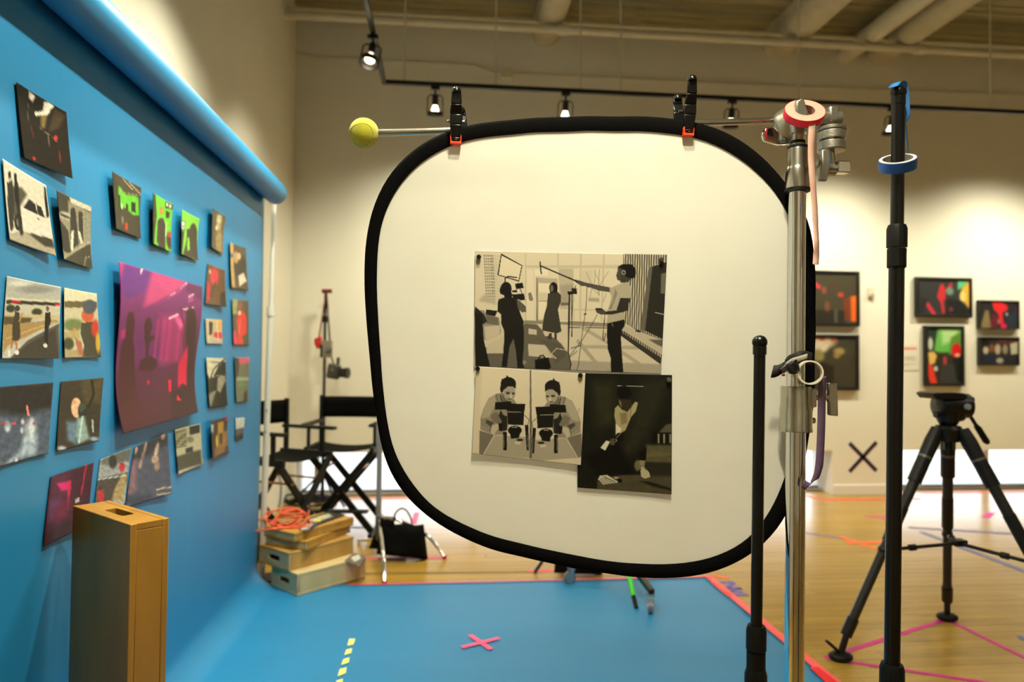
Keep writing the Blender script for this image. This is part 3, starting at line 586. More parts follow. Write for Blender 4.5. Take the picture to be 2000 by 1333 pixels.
a = Art((196, 196, 186)).at(*Z2); a.poly([(40, 117), (332, 182), (330, 250), (38, 250)], (186, 186, 178)).ell(200, 195, 90, 22, (150, 150, 146), 0.9).ell(110, 160, 60, 14, (222, 222, 214), 0.9).poly([(35, 240), (325, 262), (325, 270), (35, 252)], (224, 214, 186)).poly([(35, 255), (325, 272), (325, 290), (35, 276)], (54, 46, 38)).poly([(65, 258), (115, 260), (115, 277), (65, 275)], (190, 34, 50)).poly([(300, 272), (325, 274), (325, 290), (300, 288)], (220, 34, 60)).poly([(30, 280), (325, 292), (325, 340), (30, 320)], (206, 200, 180)).ell(60, 305, 26, 22, (56, 64, 40), 0.4).ell(205, 325, 28, 20, (60, 66, 40), 0.4).poly([(25, 330), (320, 350), (318, 370), (25, 350)], (206, 186, 140)).poly([(22, 350), (180, 360), (160, 400), (20, 400)], (90, 84, 56), 8).poly([(20, 400), (300, 370), (320, 380), (40, 520), (10, 570)], (176, 146, 96)).line([(30, 480), (300, 382)], 4, (214, 190, 140)).line([(20, 540), (290, 390)], 4, (200, 170, 120)).poly([(50, 590), (150, 490), (320, 390), (316, 595)], (98, 92, 82)).poly([(60, 595), (140, 520), (300, 420), (312, 595)], (72, 66, 58), 12)
a.poly([(85, 320), (110, 330), (112, 470), (98, 495), (65, 490), (70, 400)], (70, 62, 44)).ell(98, 305, 14, 18, (66, 60, 60)).line([(108, 380), (125, 335)], 9, (190, 140, 90)).poly([(62, 490), (75, 490), (60, 540), (52, 540)], (180, 120, 80)).poly([(80, 490), (92, 490), (92, 545), (84, 545)], (180, 120, 80)).ell(45, 565, 8, 20, (232, 230, 224)).ell(88, 560, 12, 14, (232, 230, 224)).poly([(248, 330), (275, 325), (278, 380), (262, 430), (258, 510), (242, 510), (244, 400)], (36, 32, 30)).ell(261, 305, 8, 16, (120, 80, 60)).ell(245, 520, 10, 12, (230, 228, 222)).noise(8, 0.10, 21)
left_print([(13.5, 539.5), (112, 561), (105.6, 701), (1, 701)], a, 'photo of two people by a highway overpass under clouds', 0.012, 2, 70)
a = Art((206, 198, 168)).at(*Z2); a.poly([(363, 185), (550, 220), (555, 262), (365, 262)], (222, 214, 186)).poly([(365, 262), (553, 264), (555, 300), (366, 300)], (108, 98, 66)).ell(420, 400, 60, 36, (120, 132, 84), 0.5).poly([(365, 440), (460, 440), (460, 480), (365, 480)], (186, 170, 120)).ell(390, 510, 34, 36, (70, 72, 46), 0.4).poly([(363, 545), (470, 545), (470, 592), (363, 592)], (176, 158, 120), 8).poly([(470, 390), (530, 380), (575, 440), (575, 587), (470, 587), (485, 520), (465, 450)], (74, 72, 56)).ell(505, 345, 34, 40, (206, 100, 70), 0.2).ell(515, 295, 36, 42, (84, 90, 100), 0.2).ell(545, 420, 20, 50, (200, 70, 50), 0.5).poly([(430, 470), (470, 500), (480, 580), (450, 570), (440, 520)], (176, 110, 84), 8).ell(560, 500, 12, 60, (206, 170, 60), 0.5).poly([(420, 420), (440, 420), (440, 440), (420, 440)], (230, 140, 60)).noise(10, 0.1, 22)
left_print([(122.5, 562), (186, 574), (194, 698), (122.5, 700)], a, 'photo of a person in a cap raising hands to the face', 0.01, 0, 60)
a = Art((92, 104, 124)).at(*Z2); a.poly([(-30, 740), (305, 730), (300, 880), (210, 900), (120, 930), (-30, 900)], (46, 42, 42), 50).line([(155, 872), (164, 922)], 12, (255, 150, 140)).ell(40, 990, 20, 30, (190, 200, 214), 0.8).poly([(150, 960), (200, 940), (215, 1060), (200, 1150), (100, 1170), (20, 1215), (60, 1170), (120, 1120)], (178, 196, 214), 30).ell(180, 1000, 14, 60, (226, 234, 240), 0.9)
for xx in (5, 25, 70, 85, 150, 195): a.ell(xx, 970, 7, 7, (230, 80, 100), 0.8)
for (xx, yy) in ((40, 1000), (130, 960), (125, 1010), (90, 1190)): a.ell(xx, yy, 9, 18, (210, 220, 230), 0.8)
a.noise(16, 0.35, 23)
left_print([(-8, 757), (102, 747), (91, 886.5), (-10, 914)], a, 'blue night photo of spraying water with a red light', 0.008, 0, 60)
a = Art((66, 58, 44)).at(*Z2); a.poly([(460, 720), (581, 706), (570, 850), (480, 860)], (92, 80, 54), 30).line([(520, 720), (530, 800), (500, 880)], 14, (44, 38, 28)).ell(437, 880, 28, 58, (236, 194, 160), 0.08).ell(470, 900, 24, 50, (50, 50, 40), 0.3).poly([(450, 880), (475, 850), (490, 880), (460, 905)], (80, 96, 70)).poly([(440, 940), (480, 930), (500, 1060), (440, 1090), (420, 1030)], (150, 176, 170), 16).poly([(380, 960), (440, 960), (430, 1090), (385, 1070)], (110, 140, 160), 24).line([(470, 930), (445, 1080)], 10, (196, 220, 214)).ell(350, 1115, 24, 14, (190, 196, 200), 0.8).ell(525, 1060, 22, 12, (160, 180, 200), 0.8).line([(520, 950), (520, 1020)], 8, (190, 200, 200)).noise(12, 0.25, 24)
left_print([(119, 746), (196, 738), (184.6, 862), (108, 883)], a, 'dark photo with a pale peach disc over a figure', 0.012, 2, 60)
# ------------------------------------------------------------------ diffuser panel
YD = 1.585
outer = [(1000,235.4),(950,239),(908,246.5),(860,261.5),(815,287),(785,312.6),(761,341),(743,371),(729.5,404),(720.5,437),(715.4,470),(712.4,500),(712.4,530),(714.5,600),(718,650),(723,700),(727,750.6),(735.7,811),(747.5,882),(764,926),(791,967),(825,1000.5),(862,1027.5),(910,1053),(963.6,1075),(1018,1087),(1085,1102),(1179,1119),(1240,1127.5),(1300,1130),(1375,1122.5),(1425,1106),(1467,1082.5),(1512,1042),(1546,985),(1566,925),(1579,849),(1589,700),(1591,600),(1590.5,512),(1585,458),(1572.5,417),(1556,387),(1533,357),(1501.6,319.6),(1470,291),(1432,266),(1394.5,248.7),(1350,237.7),(1300,231),(1200,229),(1100,230)]
inner = [(1000,264),(950,268.4),(908,275.6),(875,287),(842,303.6),(806,332),(779,363.6),(764,389),(752,416),(744.5,443),(740,470),(737.6,500),(737,530),(738.5,600),(741,650),(745,700),(750,767.5),(757.7,828),(768,875.6),(785,913),(808,948),(839,984),(869,1005.6),(910,1026),(957,1046),(1018,1061),(1085,1076.5),(1137,1087),(1187.5,1096),(1250,1101),(1312,1102),(1375,1094),(1425,1076),(1465,1050),(1503,1000),(1530,940),(1547,880),(1557,800),(1563,700),(1565,600),(1563,530),(1555,465),(1539.5,419),(1508,368),(1476,335),(1435.5,304),(1394.5,282),(1347,266.7),(1300,261),(1200,258),(1100,259)]
NA = 180; cx0, cy0 = 1150, 680
def radial(pts):
    an = np.array([math.atan2(p[1]-cy0, p[0]-cx0) for p in pts]); rr = np.array([math.hypot(p[0]-cx0, p[1]-cy0) for p in pts])
    i = np.argsort(an); an = an[i]; rr = rr[i]; an = np.concatenate([an[-3:]-2*math.pi, an, an[:3]+2*math.pi]); rr = np.concatenate([rr[-3:], rr, rr[:3]])
    q = np.linspace(-math.pi, math.pi, NA, endpoint=False); r = np.interp(q, an, rr)
    k = np.array([1, 2, 3, 2, 1.])/9; rp = np.concatenate([r[-2:], r, r[:2]]); r = np.convolve(rp, k, 'valid')
    return [(cx0+r[j]*math.cos(q[j]), cy0+r[j]*math.sin(q[j])) for j in range(NA)]
RO_, RI_ = radial(outer), radial(inner)
df = thing('diffuser_panel', 'large white pop-up diffuser with rounded corners and a black fabric rim', 'diffuser', onY(1150, 1130, YD))
PO = [onY(*p, YD) for p in RO_]; PI = [onY(*p, YD) for p in RI_]
mb = MB(); vs = []
PR = [(0.0, 0.0012), (0.0, 0.004), (0.18, 0.0066), (0.5, 0.0078), (0.82, 0.0066), (0.97, 0.003), (1.0, 0.0), (0.97, -0.003), (0.82, -0.0066), (0.5, -0.0078), (0.18, -0.0066), (0.0, -0.004)]
for a_, b_ in zip(PI, PO):
    for t_, h_ in PR: p = a_.lerp(b_, t_); vs.append(p+Vector((0, -h_, 0)))
n = len(PR); mb.add(vs, [(i*n+k, i*n+(k+1) % n, ((i+1) % NA)*n+(k+1) % n, ((i+1) % NA)*n+k) for i in range(NA) for k in range(n)])
M_RIM = mat('rim_fabric', (9, 8, 8), 0.9, spec=0.08, bump=0.25, bscale=260, var=0.2, vscale=120)
mb.build('rim', M_RIM, df, ang=50)
# fabric: translucent white sheet with a soft satin surface
fm = bpy.data.materials.new('diffusion_fabric'); fm.use_nodes = True; nt = fm.node_tree
b = nt.nodes['Principled BSDF']; b.inputs['Roughness'].default_value = 0.34; b.inputs['Specular IOR Level'].default_value = 0.35
no = nt.nodes.new('ShaderNodeTexNoise'); no.inputs['Scale'].default_value = 3.0; no.inputs['Detail'].default_value = 6
tc = nt.nodes.new('ShaderNodeTexCoord'); nt.links.new(tc.outputs['Object'], no.inputs['Vector'])
cr = nt.nodes.new('ShaderNodeValToRGB'); nt.links.new(no.outputs['Fac'], cr.inputs[0])
cr.color_ramp.elements[0].position = 0.3; cr.color_ramp.elements[0].color = lin((236, 233, 219))+[1]
cr.color_ramp.elements[1].position = 0.6; cr.color_ramp.elements[1].color = lin((244, 242, 230))+[1]
nt.links.new(cr.outputs[0], b.inputs['Base Color'])
n2 = nt.nodes.new('ShaderNodeTexNoise'); n2.inputs['Scale'].default_value = 5; nt.links.new(tc.outputs['Object'], n2.inputs['Vector'])
bp = nt.nodes.new('ShaderNodeBump'); bp.inputs['Strength'].default_value = 0.08; bp.inputs['Distance'].default_value = 0.02; nt.links.new(n2.outputs['Fac'], bp.inputs['Height']); nt.links.new(bp.outputs[0], b.inputs['Normal'])
tl = nt.nodes.new('ShaderNodeBsdfTranslucent'); tl.inputs[0].default_value = lin((240, 236, 222))+[1]
mx = nt.nodes.new('ShaderNodeMixShader'); mx.inputs[0].default_value = 0.22
nt.links.new(b.outputs[0], mx.inputs[1]); nt.links.new(tl.outputs[0], mx.inputs[2]); nt.links.new(mx.outputs[0], nt.nodes['Material Output'].inputs[0])
mb = MB(); cen = onY(cx0, cy0, YD); rows = []
for k in range(1, 13):
    rows += [cen.lerp(a_.lerp(b_, 0.15), k/12) for a_, b_ in zip(PI, PO)]
mb.add([cen]+rows, [(0, 1+(i+1) % NA, 1+i) for i in range(NA)]+[(1+k*NA+i, 1+k*NA+(i+1) % NA, 1+(k+1)*NA+(i+1) % NA, 1+(k+1)*NA+i) for k in range(11) for i in range(NA)])
mb.build('fabric', fm, df, ang=60)

# ------------------------------------------------------------------ three black and white prints
S = lambda v: (v, v*0.95, v*0.84)
A1 = (920, 480, 5.125); A2 = (1110, 480, 5.125); A3 = (920, 715, 6.664); A4 = (1120, 725, 5.33)
a = Art(S(226)).at(*A1)
a.poly([(30, 740), (560, 760), (1100, 790), (2000, 800), (2000, 1300), (30, 1260)], S(214))
for (x0, y0, cols, rows, c) in ((125, 95, 5, 16, 150), (190, 95, 2, 14, 160), (245, 100, 3, 16, 206)):
    for i in range(cols):
        for j in range(rows):
            xx = x0+i*20+j*1.6; yy = y0+j*29; a.poly([(xx, yy), (xx+13, yy), (xx+13, yy+19), (xx, yy+19)], S(c))
a.poly([(85, 540), (130, 490), (180, 520), (250, 530), (250, 590), (85, 560)], S(192), 30).poly([(230, 90), (252, 90), (262, 560), (240, 560)], S(214))
a.poly([(540, 85), (552, 85), (552, 760), (540, 760)], S(206)).poly([(540, 200), (2000, 190), (2000, 232), (540, 222)], S(206)).poly([(862, 85), (880, 85), (880, 230), (862, 230)], S(206))
a.poly([(875, 230), (1025, 232), (1025, 640), (890, 640)], S(196), 10).poly([(560, 245), (620, 245), (620, 740), (560, 740)], S(232)).poly([(640, 240), (770, 240), (770, 300), (640, 300)], S(238))
a.poly([(650, 320), (865, 330), (865, 760), (650, 765)], S(190)).poly([(675, 375), (850, 378), (850, 740), (675, 740)], S(236)).poly([(675, 470), (760, 470), (760, 560), (675, 560)], S(216), 16).line([(675, 555), (860, 555)], 8, S(150)).line([(660, 330), (660, 760)], 10, S(130))
a.poly([(890, 400), (1025, 380), (1025, 560), (900, 600)], S(176), 30).poly([(900, 570), (975, 570), (975, 600), (900, 600)], S(120)).poly([(890, 650), (1040, 650), (1040, 750), (890, 750)], S(216)).poly([(530, 750), (1100, 770), (1100, 800), (530, 780)], S(150))
a.at(*A2).line([(125, 90), (118, 750)], 20, S(206)).line([(357, 90), (330, 750)], 20, S(206)).line([(0, 215), (520, 218)], 16, S(206)).line([(0, 640), (420, 650)], 14, S(206)).poly([(130, 240), (250, 240), (240, 420), (130, 380)], S(216), 20)
for q in ([(180, 270), (240, 400), (215, 520)], [(260, 260), (300, 340), (310, 500)], [(400, 260), (350, 340), (300, 420)], [(310, 240), (300, 480)], [(230, 420), (310, 500)], [(270, 240), (260, 380)], [(380, 480), (345, 570)]): a.line(q, 7, S(170))
a.poly([(200, 520), (310, 520), (310, 570), (200, 560)], S(190), 10).line([(210, 540), (310, 545)], 5, S(120)).poly([(0, 755), (390, 775), (390, 815), (0, 800)], S(150)).poly([(0, 812), (390, 820), (390, 830), (0, 825)], S(120))
# floor light patterns, right
a.poly([(150, 995), (960, 1010), (960, 1045), (160, 1030)], S(184)).line([(130, 815), (390, 970), (700, 1180), (760, 1250)], 36, S(184)).line([(100, 960), (280, 1180), (330, 1280)], 40, S(180)).poly([(0, 1150), (390, 1165), (960, 1190), (950, 1300), (0, 1300)], S(176), 16)
# slatted wall
a.poly([(550, 80), (985, 90), (985, 330), (960, 1000), (545, 770)], S(74))
for i in range(19):
    xx = 556+i*23.5; a.poly([(xx, 80), (xx+11, 80), (xx+11-i*2.0, 790+i*9), (xx-i*2.0, 785+i*9)], S(214))
a.poly([(815, 210), (985, 165), (985, 330), (945, 940), (760, 850), (720, 850), (725, 800)], S(52)).poly([(800, 215), (840, 210), (765, 855), (715, 850)], S(112)).poly([(925, 285), (985, 270), (975, 485), (920, 480)], S(116), 6).line([(865, 670), (955, 692)], 7, S(210)).ell(930, 150, 22, 26, S(52)).line([(810, 212), (920, 185)], 6, S(190))
a.poly([(560, 800), (640, 830), (945, 950), (935, 1100), (530, 870)], S(196)).poly([(800, 940), (945, 945), (940, 1020), (880, 990)], S(110)).poly([(525, 850), (560, 860), (935, 1095), (920, 1190), (520, 900)], S(64))
for i in range(17):
    t_ = i/16; xx = 548+t_*360; yy = 855+t_*210; a.poly([(xx, yy), (xx+8+6*t_, yy+6), (xx+8+5*t_, yy+30+25*t_), (xx, yy+24+25*t_)], S(190))
a.poly([(670, 845), (725, 858), (720, 872), (668, 860)], S(50))
# left: sofa, rug
a.at(*A1).poly([(140, 1030), (300, 930), (340, 960), (540, 780), (660, 790), (740, 880), (860, 940), (960, 1060), (1000, 1200), (990, 1270), (40, 1220), (60, 1060)], S(112), 8)
a.poly([(160, 1000), (330, 905), (330, 1080), (150, 1080)], S(206), 6).poly([(570, 985), (740, 995), (850, 1130), (575, 1105)], S(206)).poly([(575, 830), (660, 845), (655, 895), (575, 885)], S(206)).poly([(720, 870), (920, 880), (930, 905), (740, 905)], S(212))
a.poly([(660, 930), (900, 980), (960, 1090), (850, 1180), (760, 1010)], S(96), 26, 0.7).line([(800, 1090), (855, 1030), (960, 1050)], 9, S(190)).line([(800, 1085), (850, 1130)], 12, S(196))
a.poly([(30, 640), (130, 650), (160, 690), (280, 720), (300, 860), (290, 890), (140, 950), (90, 940), (50, 760)], S(160)).poly([(145, 690), (270, 725), (275, 800), (150, 780)], S(120), 8).poly([(130, 810), (290, 800), (285, 890), (145, 945)], S(206), 6).poly([(150, 640), (265, 655), (240, 710), (150, 690)], S(40)).poly([(40, 610), (130, 690), (160, 760), (120, 790), (30, 700)], S(50)).poly([(35, 670), (110, 690), (125, 940), (190, 1210), (40, 1205)], S(34))
# softbox and cameraman
a.poly([(300, 80), (515, 200), (480, 362), (262, 296)], S(34)).poly([(305, 100), (505, 204), (474, 348), (276, 292)], S(234)).line([(455, 320), (370, 310), (340, 330), (335, 390)], 12, S(40)).ell(350, 435, 56, 70, S(30), 0.08).ell(310, 450, 24, 40, S(30), 0.3).poly([(330, 470), (405, 470), (410, 530), (330, 530)], S(32))
a.poly([(440, 382), (515, 372), (526, 425), (450, 438)], S(30)).poly([(405, 490), (530, 482), (540, 545), (500, 550), (420, 520)], S(32)).line([(490, 435), (515, 490)], 7, S(30)).poly([(410, 450), (458, 445), (460, 470), (412, 470)], S(36))
a.poly([(275, 540), (330, 520), (440, 520), (490, 560), (545, 610), (550, 660), (510, 670), (480, 640), (500, 700), (530, 770), (520, 800), (330, 850), (300, 780), (300, 690), (265, 660), (265, 580)], S(38)).poly([(455, 545), (490, 555), (550, 630), (548, 665), (515, 668), (470, 640)], S(104), 6)
a.poly([(330, 830), (525, 800), (530, 960), (515, 1180), (535, 1225), (465, 1230), (450, 1060), (425, 930), (385, 1010), (365, 1150), (360, 1215), (305, 1215), (320, 1090), (330, 960)], S(36)).ell(535, 1170, 18, 22, S(150), 0.3)
# woman
a.ell(825, 425, 42, 58, S(28), 0.1).poly([(785, 400), (862, 400), (865, 470), (790, 480)], S(30)).ell(808, 430, 17, 36, S(120), 0.25).poly([(770, 480), (870, 465), (902, 500), (900, 560), (870, 640), (905, 860), (860, 880), (710, 850), (730, 700), (760, 600), (765, 520)], S(70)).poly([(785, 875), (810, 880), (805, 940), (760, 935)], S(70)).poly([(835, 880), (855, 880), (858, 940), (835, 940)], S(64))
a.poly([(570, 480), (600, 465), (622, 540), (605, 560), (580, 545)], S(140))
# bag, boom, stand
a.poly([(640, 1145), (775, 1120), (800, 1220), (770, 1245), (640, 1235)], S(24)).line([(670, 1145), (690, 1105), (720, 1098), (740, 1125)], 12, S(26))
a.line([(690, 165), (702, 280)], 12, S(34)).line([(690, 200), (1025, 345), (1180, 415)], 13, S(34)).line([(985, 470), (972, 1080)], 14, S(30)).line([(1012, 430), (1008, 910)], 9, S(34)).poly([(965, 460), (1060, 455), (1060, 485), (970, 490)], S(30)).line([(1000, 1030), (1100, 1000)], 8, S(50)).line([(975, 1080), (1000, 1190), (985, 1260)], 10, S(36)).line([(970, 1130), (1060, 1060)], 6, S(50))
a.at(*A2).poly([(60, 340), (110, 350), (170, 370), (290, 395), (420, 420), (430, 470), (300, 450), (180, 405), (130, 405), (70, 365)], S(92)).line([(0, 320), (90, 362)], 12, S(34)).line([(75, 400), (55, 470)], 7, S(34)).poly([(35, 425), (85, 430), (80, 480), (35, 480)], S(40))
a.line([(187, 420), (175, 640), (130, 940), (100, 1200), (80, 1260)], 6, S(76)).poly([(155, 680), (182, 680), (182, 692), (155, 692)], S(40)).line([(290, 690), (230, 800), (130, 960), (0, 1120)], 6, S(70)).line([(365, 690), (345, 930), (355, 955), (370, 900), (375, 880)], 8, S(70))
a.ell(600, 262, 66, 76, S(26), 0.08).ell(640, 270, 34, 60, S(26), 0.2).poly([(495, 215), (560, 190), (570, 340), (520, 355), (490, 345), (478, 300), (490, 260)], S(84)).poly([(520, 290), (620, 330), (600, 370), (520, 372)], S(72)).ell(553, 270, 20, 20, S(180), 0.12).ell(553, 270, 12, 12, S(30), 0.12).poly([(495, 212), (545, 185), (640, 190), (660, 230), (560, 240), (520, 230)], S(26))
a.poly([(410, 430), (510, 385), (590, 365), (630, 420), (630, 520), (540, 530), (520, 620), (560, 690), (555, 750), (440, 780), (385, 775), (395, 650), (430, 520)], S(184)).poly([(470, 430), (440, 560), (400, 640), (430, 640), (490, 480)], S(150), 8).poly([(520, 525), (615, 530), (590, 650), (550, 665), (440, 690), (370, 690), (370, 660), (480, 650)], S(56)).poly([(270, 630), (340, 632), (370, 660), (365, 690), (320, 690), (280, 670)], S(84)).poly([(272, 628), (335, 628), (335, 640), (275, 648)], S(34))
a.poly([(388, 780), (560, 740), (565, 800), (525, 860), (528, 1000), (545, 1220), (550, 1280), (425, 1275), (425, 1130), (395, 1040), (385, 900)], S(30)).poly([(385, 1245), (425, 1240), (425, 1280), (380, 1275)], S(170)).line([(435, 780), (445, 808)], 7, S(160))
pY = lambda d: (lambda x, y: onY(x, y, YD-d))
o = picture('photo_print', [(928, 490), (1302, 498), (1290, 731), (926, 716)], pY(0.0035), a, 300, 186, M_PRINT, lambda u, v: 0.003*(2*u-1)**2)
tag(o, 'wide black and white print of a film crew, topmost on the diffuser', 'photo print', 'prints on the diffuser')
# two figures at cameras, mirrored
a = Art((232, 222, 198)).at(*A3)
a.grad((60, 100), S(236), (700, 1250), S(216)).poly([(50, 60), (140, 60), (100, 1150), (15, 1140)], S(222), 40)
a.poly([(768, 55), (782, 55), (795, 1210), (762, 1205)], S(120))
def figure(mx_, sk):
    X = lambda pts: [((x if not mx_ else 1545-x), y+(sk if mx_ else 0)) for x, y in pts]
    P_ = lambda pts, c, s_=None: a.poly(X(pts), S(c), s_)
    E_ = lambda x, y, rx, ry, c, s_=0.12, r_=0: a.ell(*X([(x, y)])[0], rx, ry, S(c), s_, -r_ if mx_ else r_)
    L_ = lambda pts, w_, c: a.line(X(pts), w_, S(c))
    P_([(110, 840), (300, 900), (150, 1160), (105, 1140)], 128, 8); P_([(160, 1160), (310, 905), (760, 930), (762, 1205)], 176, 6)
    P_([(230, 420), (330, 365), (400, 350), (560, 440), (590, 490), (480, 800), (420, 900), (290, 900), (120, 830), (125, 680), (160, 560)], 156, 8)
    P_([(230, 430), (300, 380), (330, 470), (240, 660), (140, 690), (160, 560)], 182, 14); P_([(250, 640), (330, 600), (420, 700), (360, 760), (280, 720)], 128, 20)
    P_([(120, 690), (190, 690), (270, 770), (260, 830), (240, 840), (130, 760)], 150, 10); P_([(200, 700), (300, 740), (250, 790), (190, 740)], 86, 16)
    L_([(330, 370), (345, 470)], 14, 120); L_([(380, 380), (395, 460)], 12, 70)
    P_([(250, 820), (280, 775), (350, 750), (360, 810), (320, 860), (300, 905), (260, 880)], 196, 6); L_([(245, 850), (262, 790)], 8, 50)
    E_(485, 235, 100, 88, 34, 0.06); E_(470, 150, 14, 24, 40, 0.3); E_(400, 300, 22, 50, 40, 0.3)
    E_(498, 345, 78, 112, 178, 0.08, -0.12); P_([(400, 170), (580, 200), (582, 300), (545, 270), (480, 268), (430, 310), (390, 330), (385, 250)], 38, 8)
    E_(478, 358, 26, 12, 60, 0.5); E_(550, 360, 20, 12, 60, 0.5); L_([(455, 340), (505, 345)], 6, 50); E_(518, 400, 14, 34, 214, 0.6); E_(500, 432, 30, 9, 90, 0.5); P_([(410, 360), (440, 420), (500, 470), (400, 465), (395, 400)], 120, 12)
    P_([(315, 475), (520, 460), (530, 570), (308, 570)], 30); P_([(480, 490), (708, 497), (692, 605), (462, 598)], 28); P_([(470, 605), (690, 605), (680, 775), (480, 765)], 32); L_([(462, 598), (645, 602)], 6, 190)
    P_([(385, 575), (420, 640), (470, 660), (470, 840), (380, 850), (380, 760), (400, 720), (360, 650)], 46, 8); E_(570, 840, 90, 60, 28, 0.15); L_([(515, 765), (540, 800), (590, 800), (612, 770)], 10, 176)
    P_([(500, 850), (650, 850), (620, 940), (520, 950)], 30, 6); P_([(415, 860), (465, 860), (465, 1100), (418, 1100)], 32); L_([(425, 900), (428, 1060)], 8, 150); P_([(700, 770), (745, 770), (755, 1100), (725, 1100)], 36); L_([(735, 900), (745, 1080)], 7, 160)
    L_([(690, 640), (755, 700), (740, 770)], 7, 50); E_(635, 965, 45, 16, 46, 0.3); P_([(575, 985), (648, 992), (642, 1025), (568, 1018)], 208); P_([(355, 745), (400, 750), (405, 850), (365, 845)], 28)
figure(False, 0); figure(True, 38)
a.poly([(762, 55), (770, 55), (766, 700), (758, 700)], S(200)).poly([(1390, 550), (1415, 550), (1412, 612), (1390, 612)], S(196)).poly([(768, 40), (780, 40), (790, 1210), (764, 1206)], S(106))
o = picture('photo_print', [(930, 716), (1143, 730), (1134, 909), (922, 886)], pY(0.0075), a, 190, 170, M_PRINT, lambda u, v: 0.002*(2*u-1)**2)
tag(o, 'pale print of a person at a camera rig and the mirror image', 'photo print', 'prints on the diffuser')
# dark print
a = Art((30, 30, 22)).at(*A4)
a.poly([(200, 120), (420, 100), (430, 560), (230, 600)], (58, 58, 38), 120, 0.8).poly([(700, 100), (1000, 60), (900, 400), (700, 800), (480, 880), (620, 500)], (54, 54, 40), 130, 0.8).poly([(100, 900), (450, 700), (640, 1090), (250, 1090)], (16, 16, 12), 60)
a.poly([(760, 770), (1020, 770), (1020, 960), (740, 950)], (100, 94, 66), 30).poly([(740, 850), (1020, 850), (1020, 880), (740, 900)], (120, 112, 78), 20, 0.6).poly([(890, 640), (960, 560), (1020, 545), (1020, 645)], (96, 92, 74), 10).poly([(820, 640), (1020, 640), (1020, 765), (820, 745)], (20, 20, 15), 8)
for xx in (885, 942, 1005): a.poly([(xx-10, 655), (xx+10, 655), (xx+8, 755), (xx-10, 750)], (150, 146, 122), 8)
a.poly([(250, 1120), (480, 1085), (700, 1080), (1020, 1080), (1020, 1290), (245, 1240)], (86, 80, 60), 24).noise(22, 0.14, 41).poly([(690, 1150), (780, 1150), (1010, 1220), (1010, 1245), (820, 1200)], (34, 32, 24), 20).poly([(740, 960), (1020, 960), (1020, 1100), (780, 1100)], (52, 50, 38), 40, 0.8)
a.line([(458, 156), (725, 160)], 7, (190, 186, 170)).ell(525, 225, 76, 72, (16, 14, 12), 0.1).poly([(462, 290), (600, 300), (590, 400), (540, 420), (500, 390), (478, 350)], (58, 50, 36), 8).poly([(470, 300), (500, 320), (500, 390), (478, 350)], (120, 106, 78), 6)
a.poly([(430, 390), (465, 355), (500, 400), (560, 425), (600, 380), (640, 320), (672, 330), (650, 420), (600, 480), (540, 620), (470, 660), (440, 690), (440, 540), (425, 470)], (176, 166, 126), 8).poly([(480, 440), (560, 430), (560, 540), (500, 560)], (140, 130, 94), 24).poly([(440, 550), (500, 600), (480, 660), (440, 680)], (226, 218, 190), 14).line([(605, 340), (590, 480)], 5, (90, 84, 64))
a.poly([(280, 800), (340, 725), (382, 735), (330, 830)], (222, 216, 196), 5).ell(405, 740, 30, 36, (96, 86, 62), 0.4).ell(480, 690, 44, 46, (18, 16, 13), 0.2).poly([(408, 710), (450, 712), (448, 735), (408, 732)], (200, 196, 180), 3).poly([(412, 714), (444, 716), (442, 731), (412, 728)], (30, 28, 24), 3).line([(445, 700), (500, 640)], 5, (170, 164, 140))
a.poly([(680, 850), (760, 800), (755, 930), (685, 925)], (16, 15, 12), 5).ell(668, 985, 34, 55, (120, 112, 86), 0.4).poly([(685, 930), (745, 935), (740, 990), (690, 985)], (150, 140, 108), 8).poly([(690, 1000), (730, 985), (790, 1060), (798, 1105), (740, 1122), (705, 1100)], (190, 182, 150), 5).line([(700, 1000), (690, 1080)], 7, (30, 28, 22)).line([(720, 990), (760, 1030)], 6, (40, 38, 30))
a.poly([(255, 1130), (275, 1090), (350, 1082), (465, 1155), (450, 1165), (310, 1185)], (206, 200, 172), 4)
for i in range(4): a.line([(262+i*18, 1140-i*14), (345+i*28, 1180-i*6)], 5, (40, 38, 30))
for i in range(5): a.line([(330+i*24, 1110+i*8), (352+i*20, 1125+i*8)], 5, (60, 56, 44))
a.ell(445, 1112, 26, 8, (190, 184, 160), 0.5).poly([(460, 1120), (505, 1130), (500, 1165), (465, 1160)], (14, 13, 11), 6)
o = picture('photo_print', [(1127, 729), (1312, 733), (1311, 966), (1128, 953)], pY(0.0055), a, 170, 215, M_PRINT, lambda u, v: 0.002*(2*u-1)**2*u)
tag(o, 'dark print of a seated person with a white shoe, on the diffuser', 'photo print', 'prints on the diffuser')
for (px, py, m_, lab) in ((935, 502.5, M_BLACKP, 'round black magnet at the top left corner of the film crew print'), (1291, 508, mat('grey_magnet', (60, 52, 42), 0.4), 'round dark magnet at the top right corner of the film crew print'), (932.5, 720.5, M_BLACKP, 'round black magnet where the film crew print meets the pale print'), (1133, 734, M_BLACKP, 'round black magnet between the pale print and the dark print'), (1305.5, 742.5, mat('steel_magnet', (120, 118, 110), 0.35, 0.7), 'round steel magnet at the top right corner of the dark print')):
    p = onY(px, py, YD-0.0095)
    solo(MB().lathe([(0.0053, 0), (0.0056, 0.001), (0.0056, 0.0045), (0.0048, 0.0058), (0.0, 0.006)], p, (0, -1, 0), 20), 'magnet', m_, lab, 'magnet', 'magnets on the diffuser')

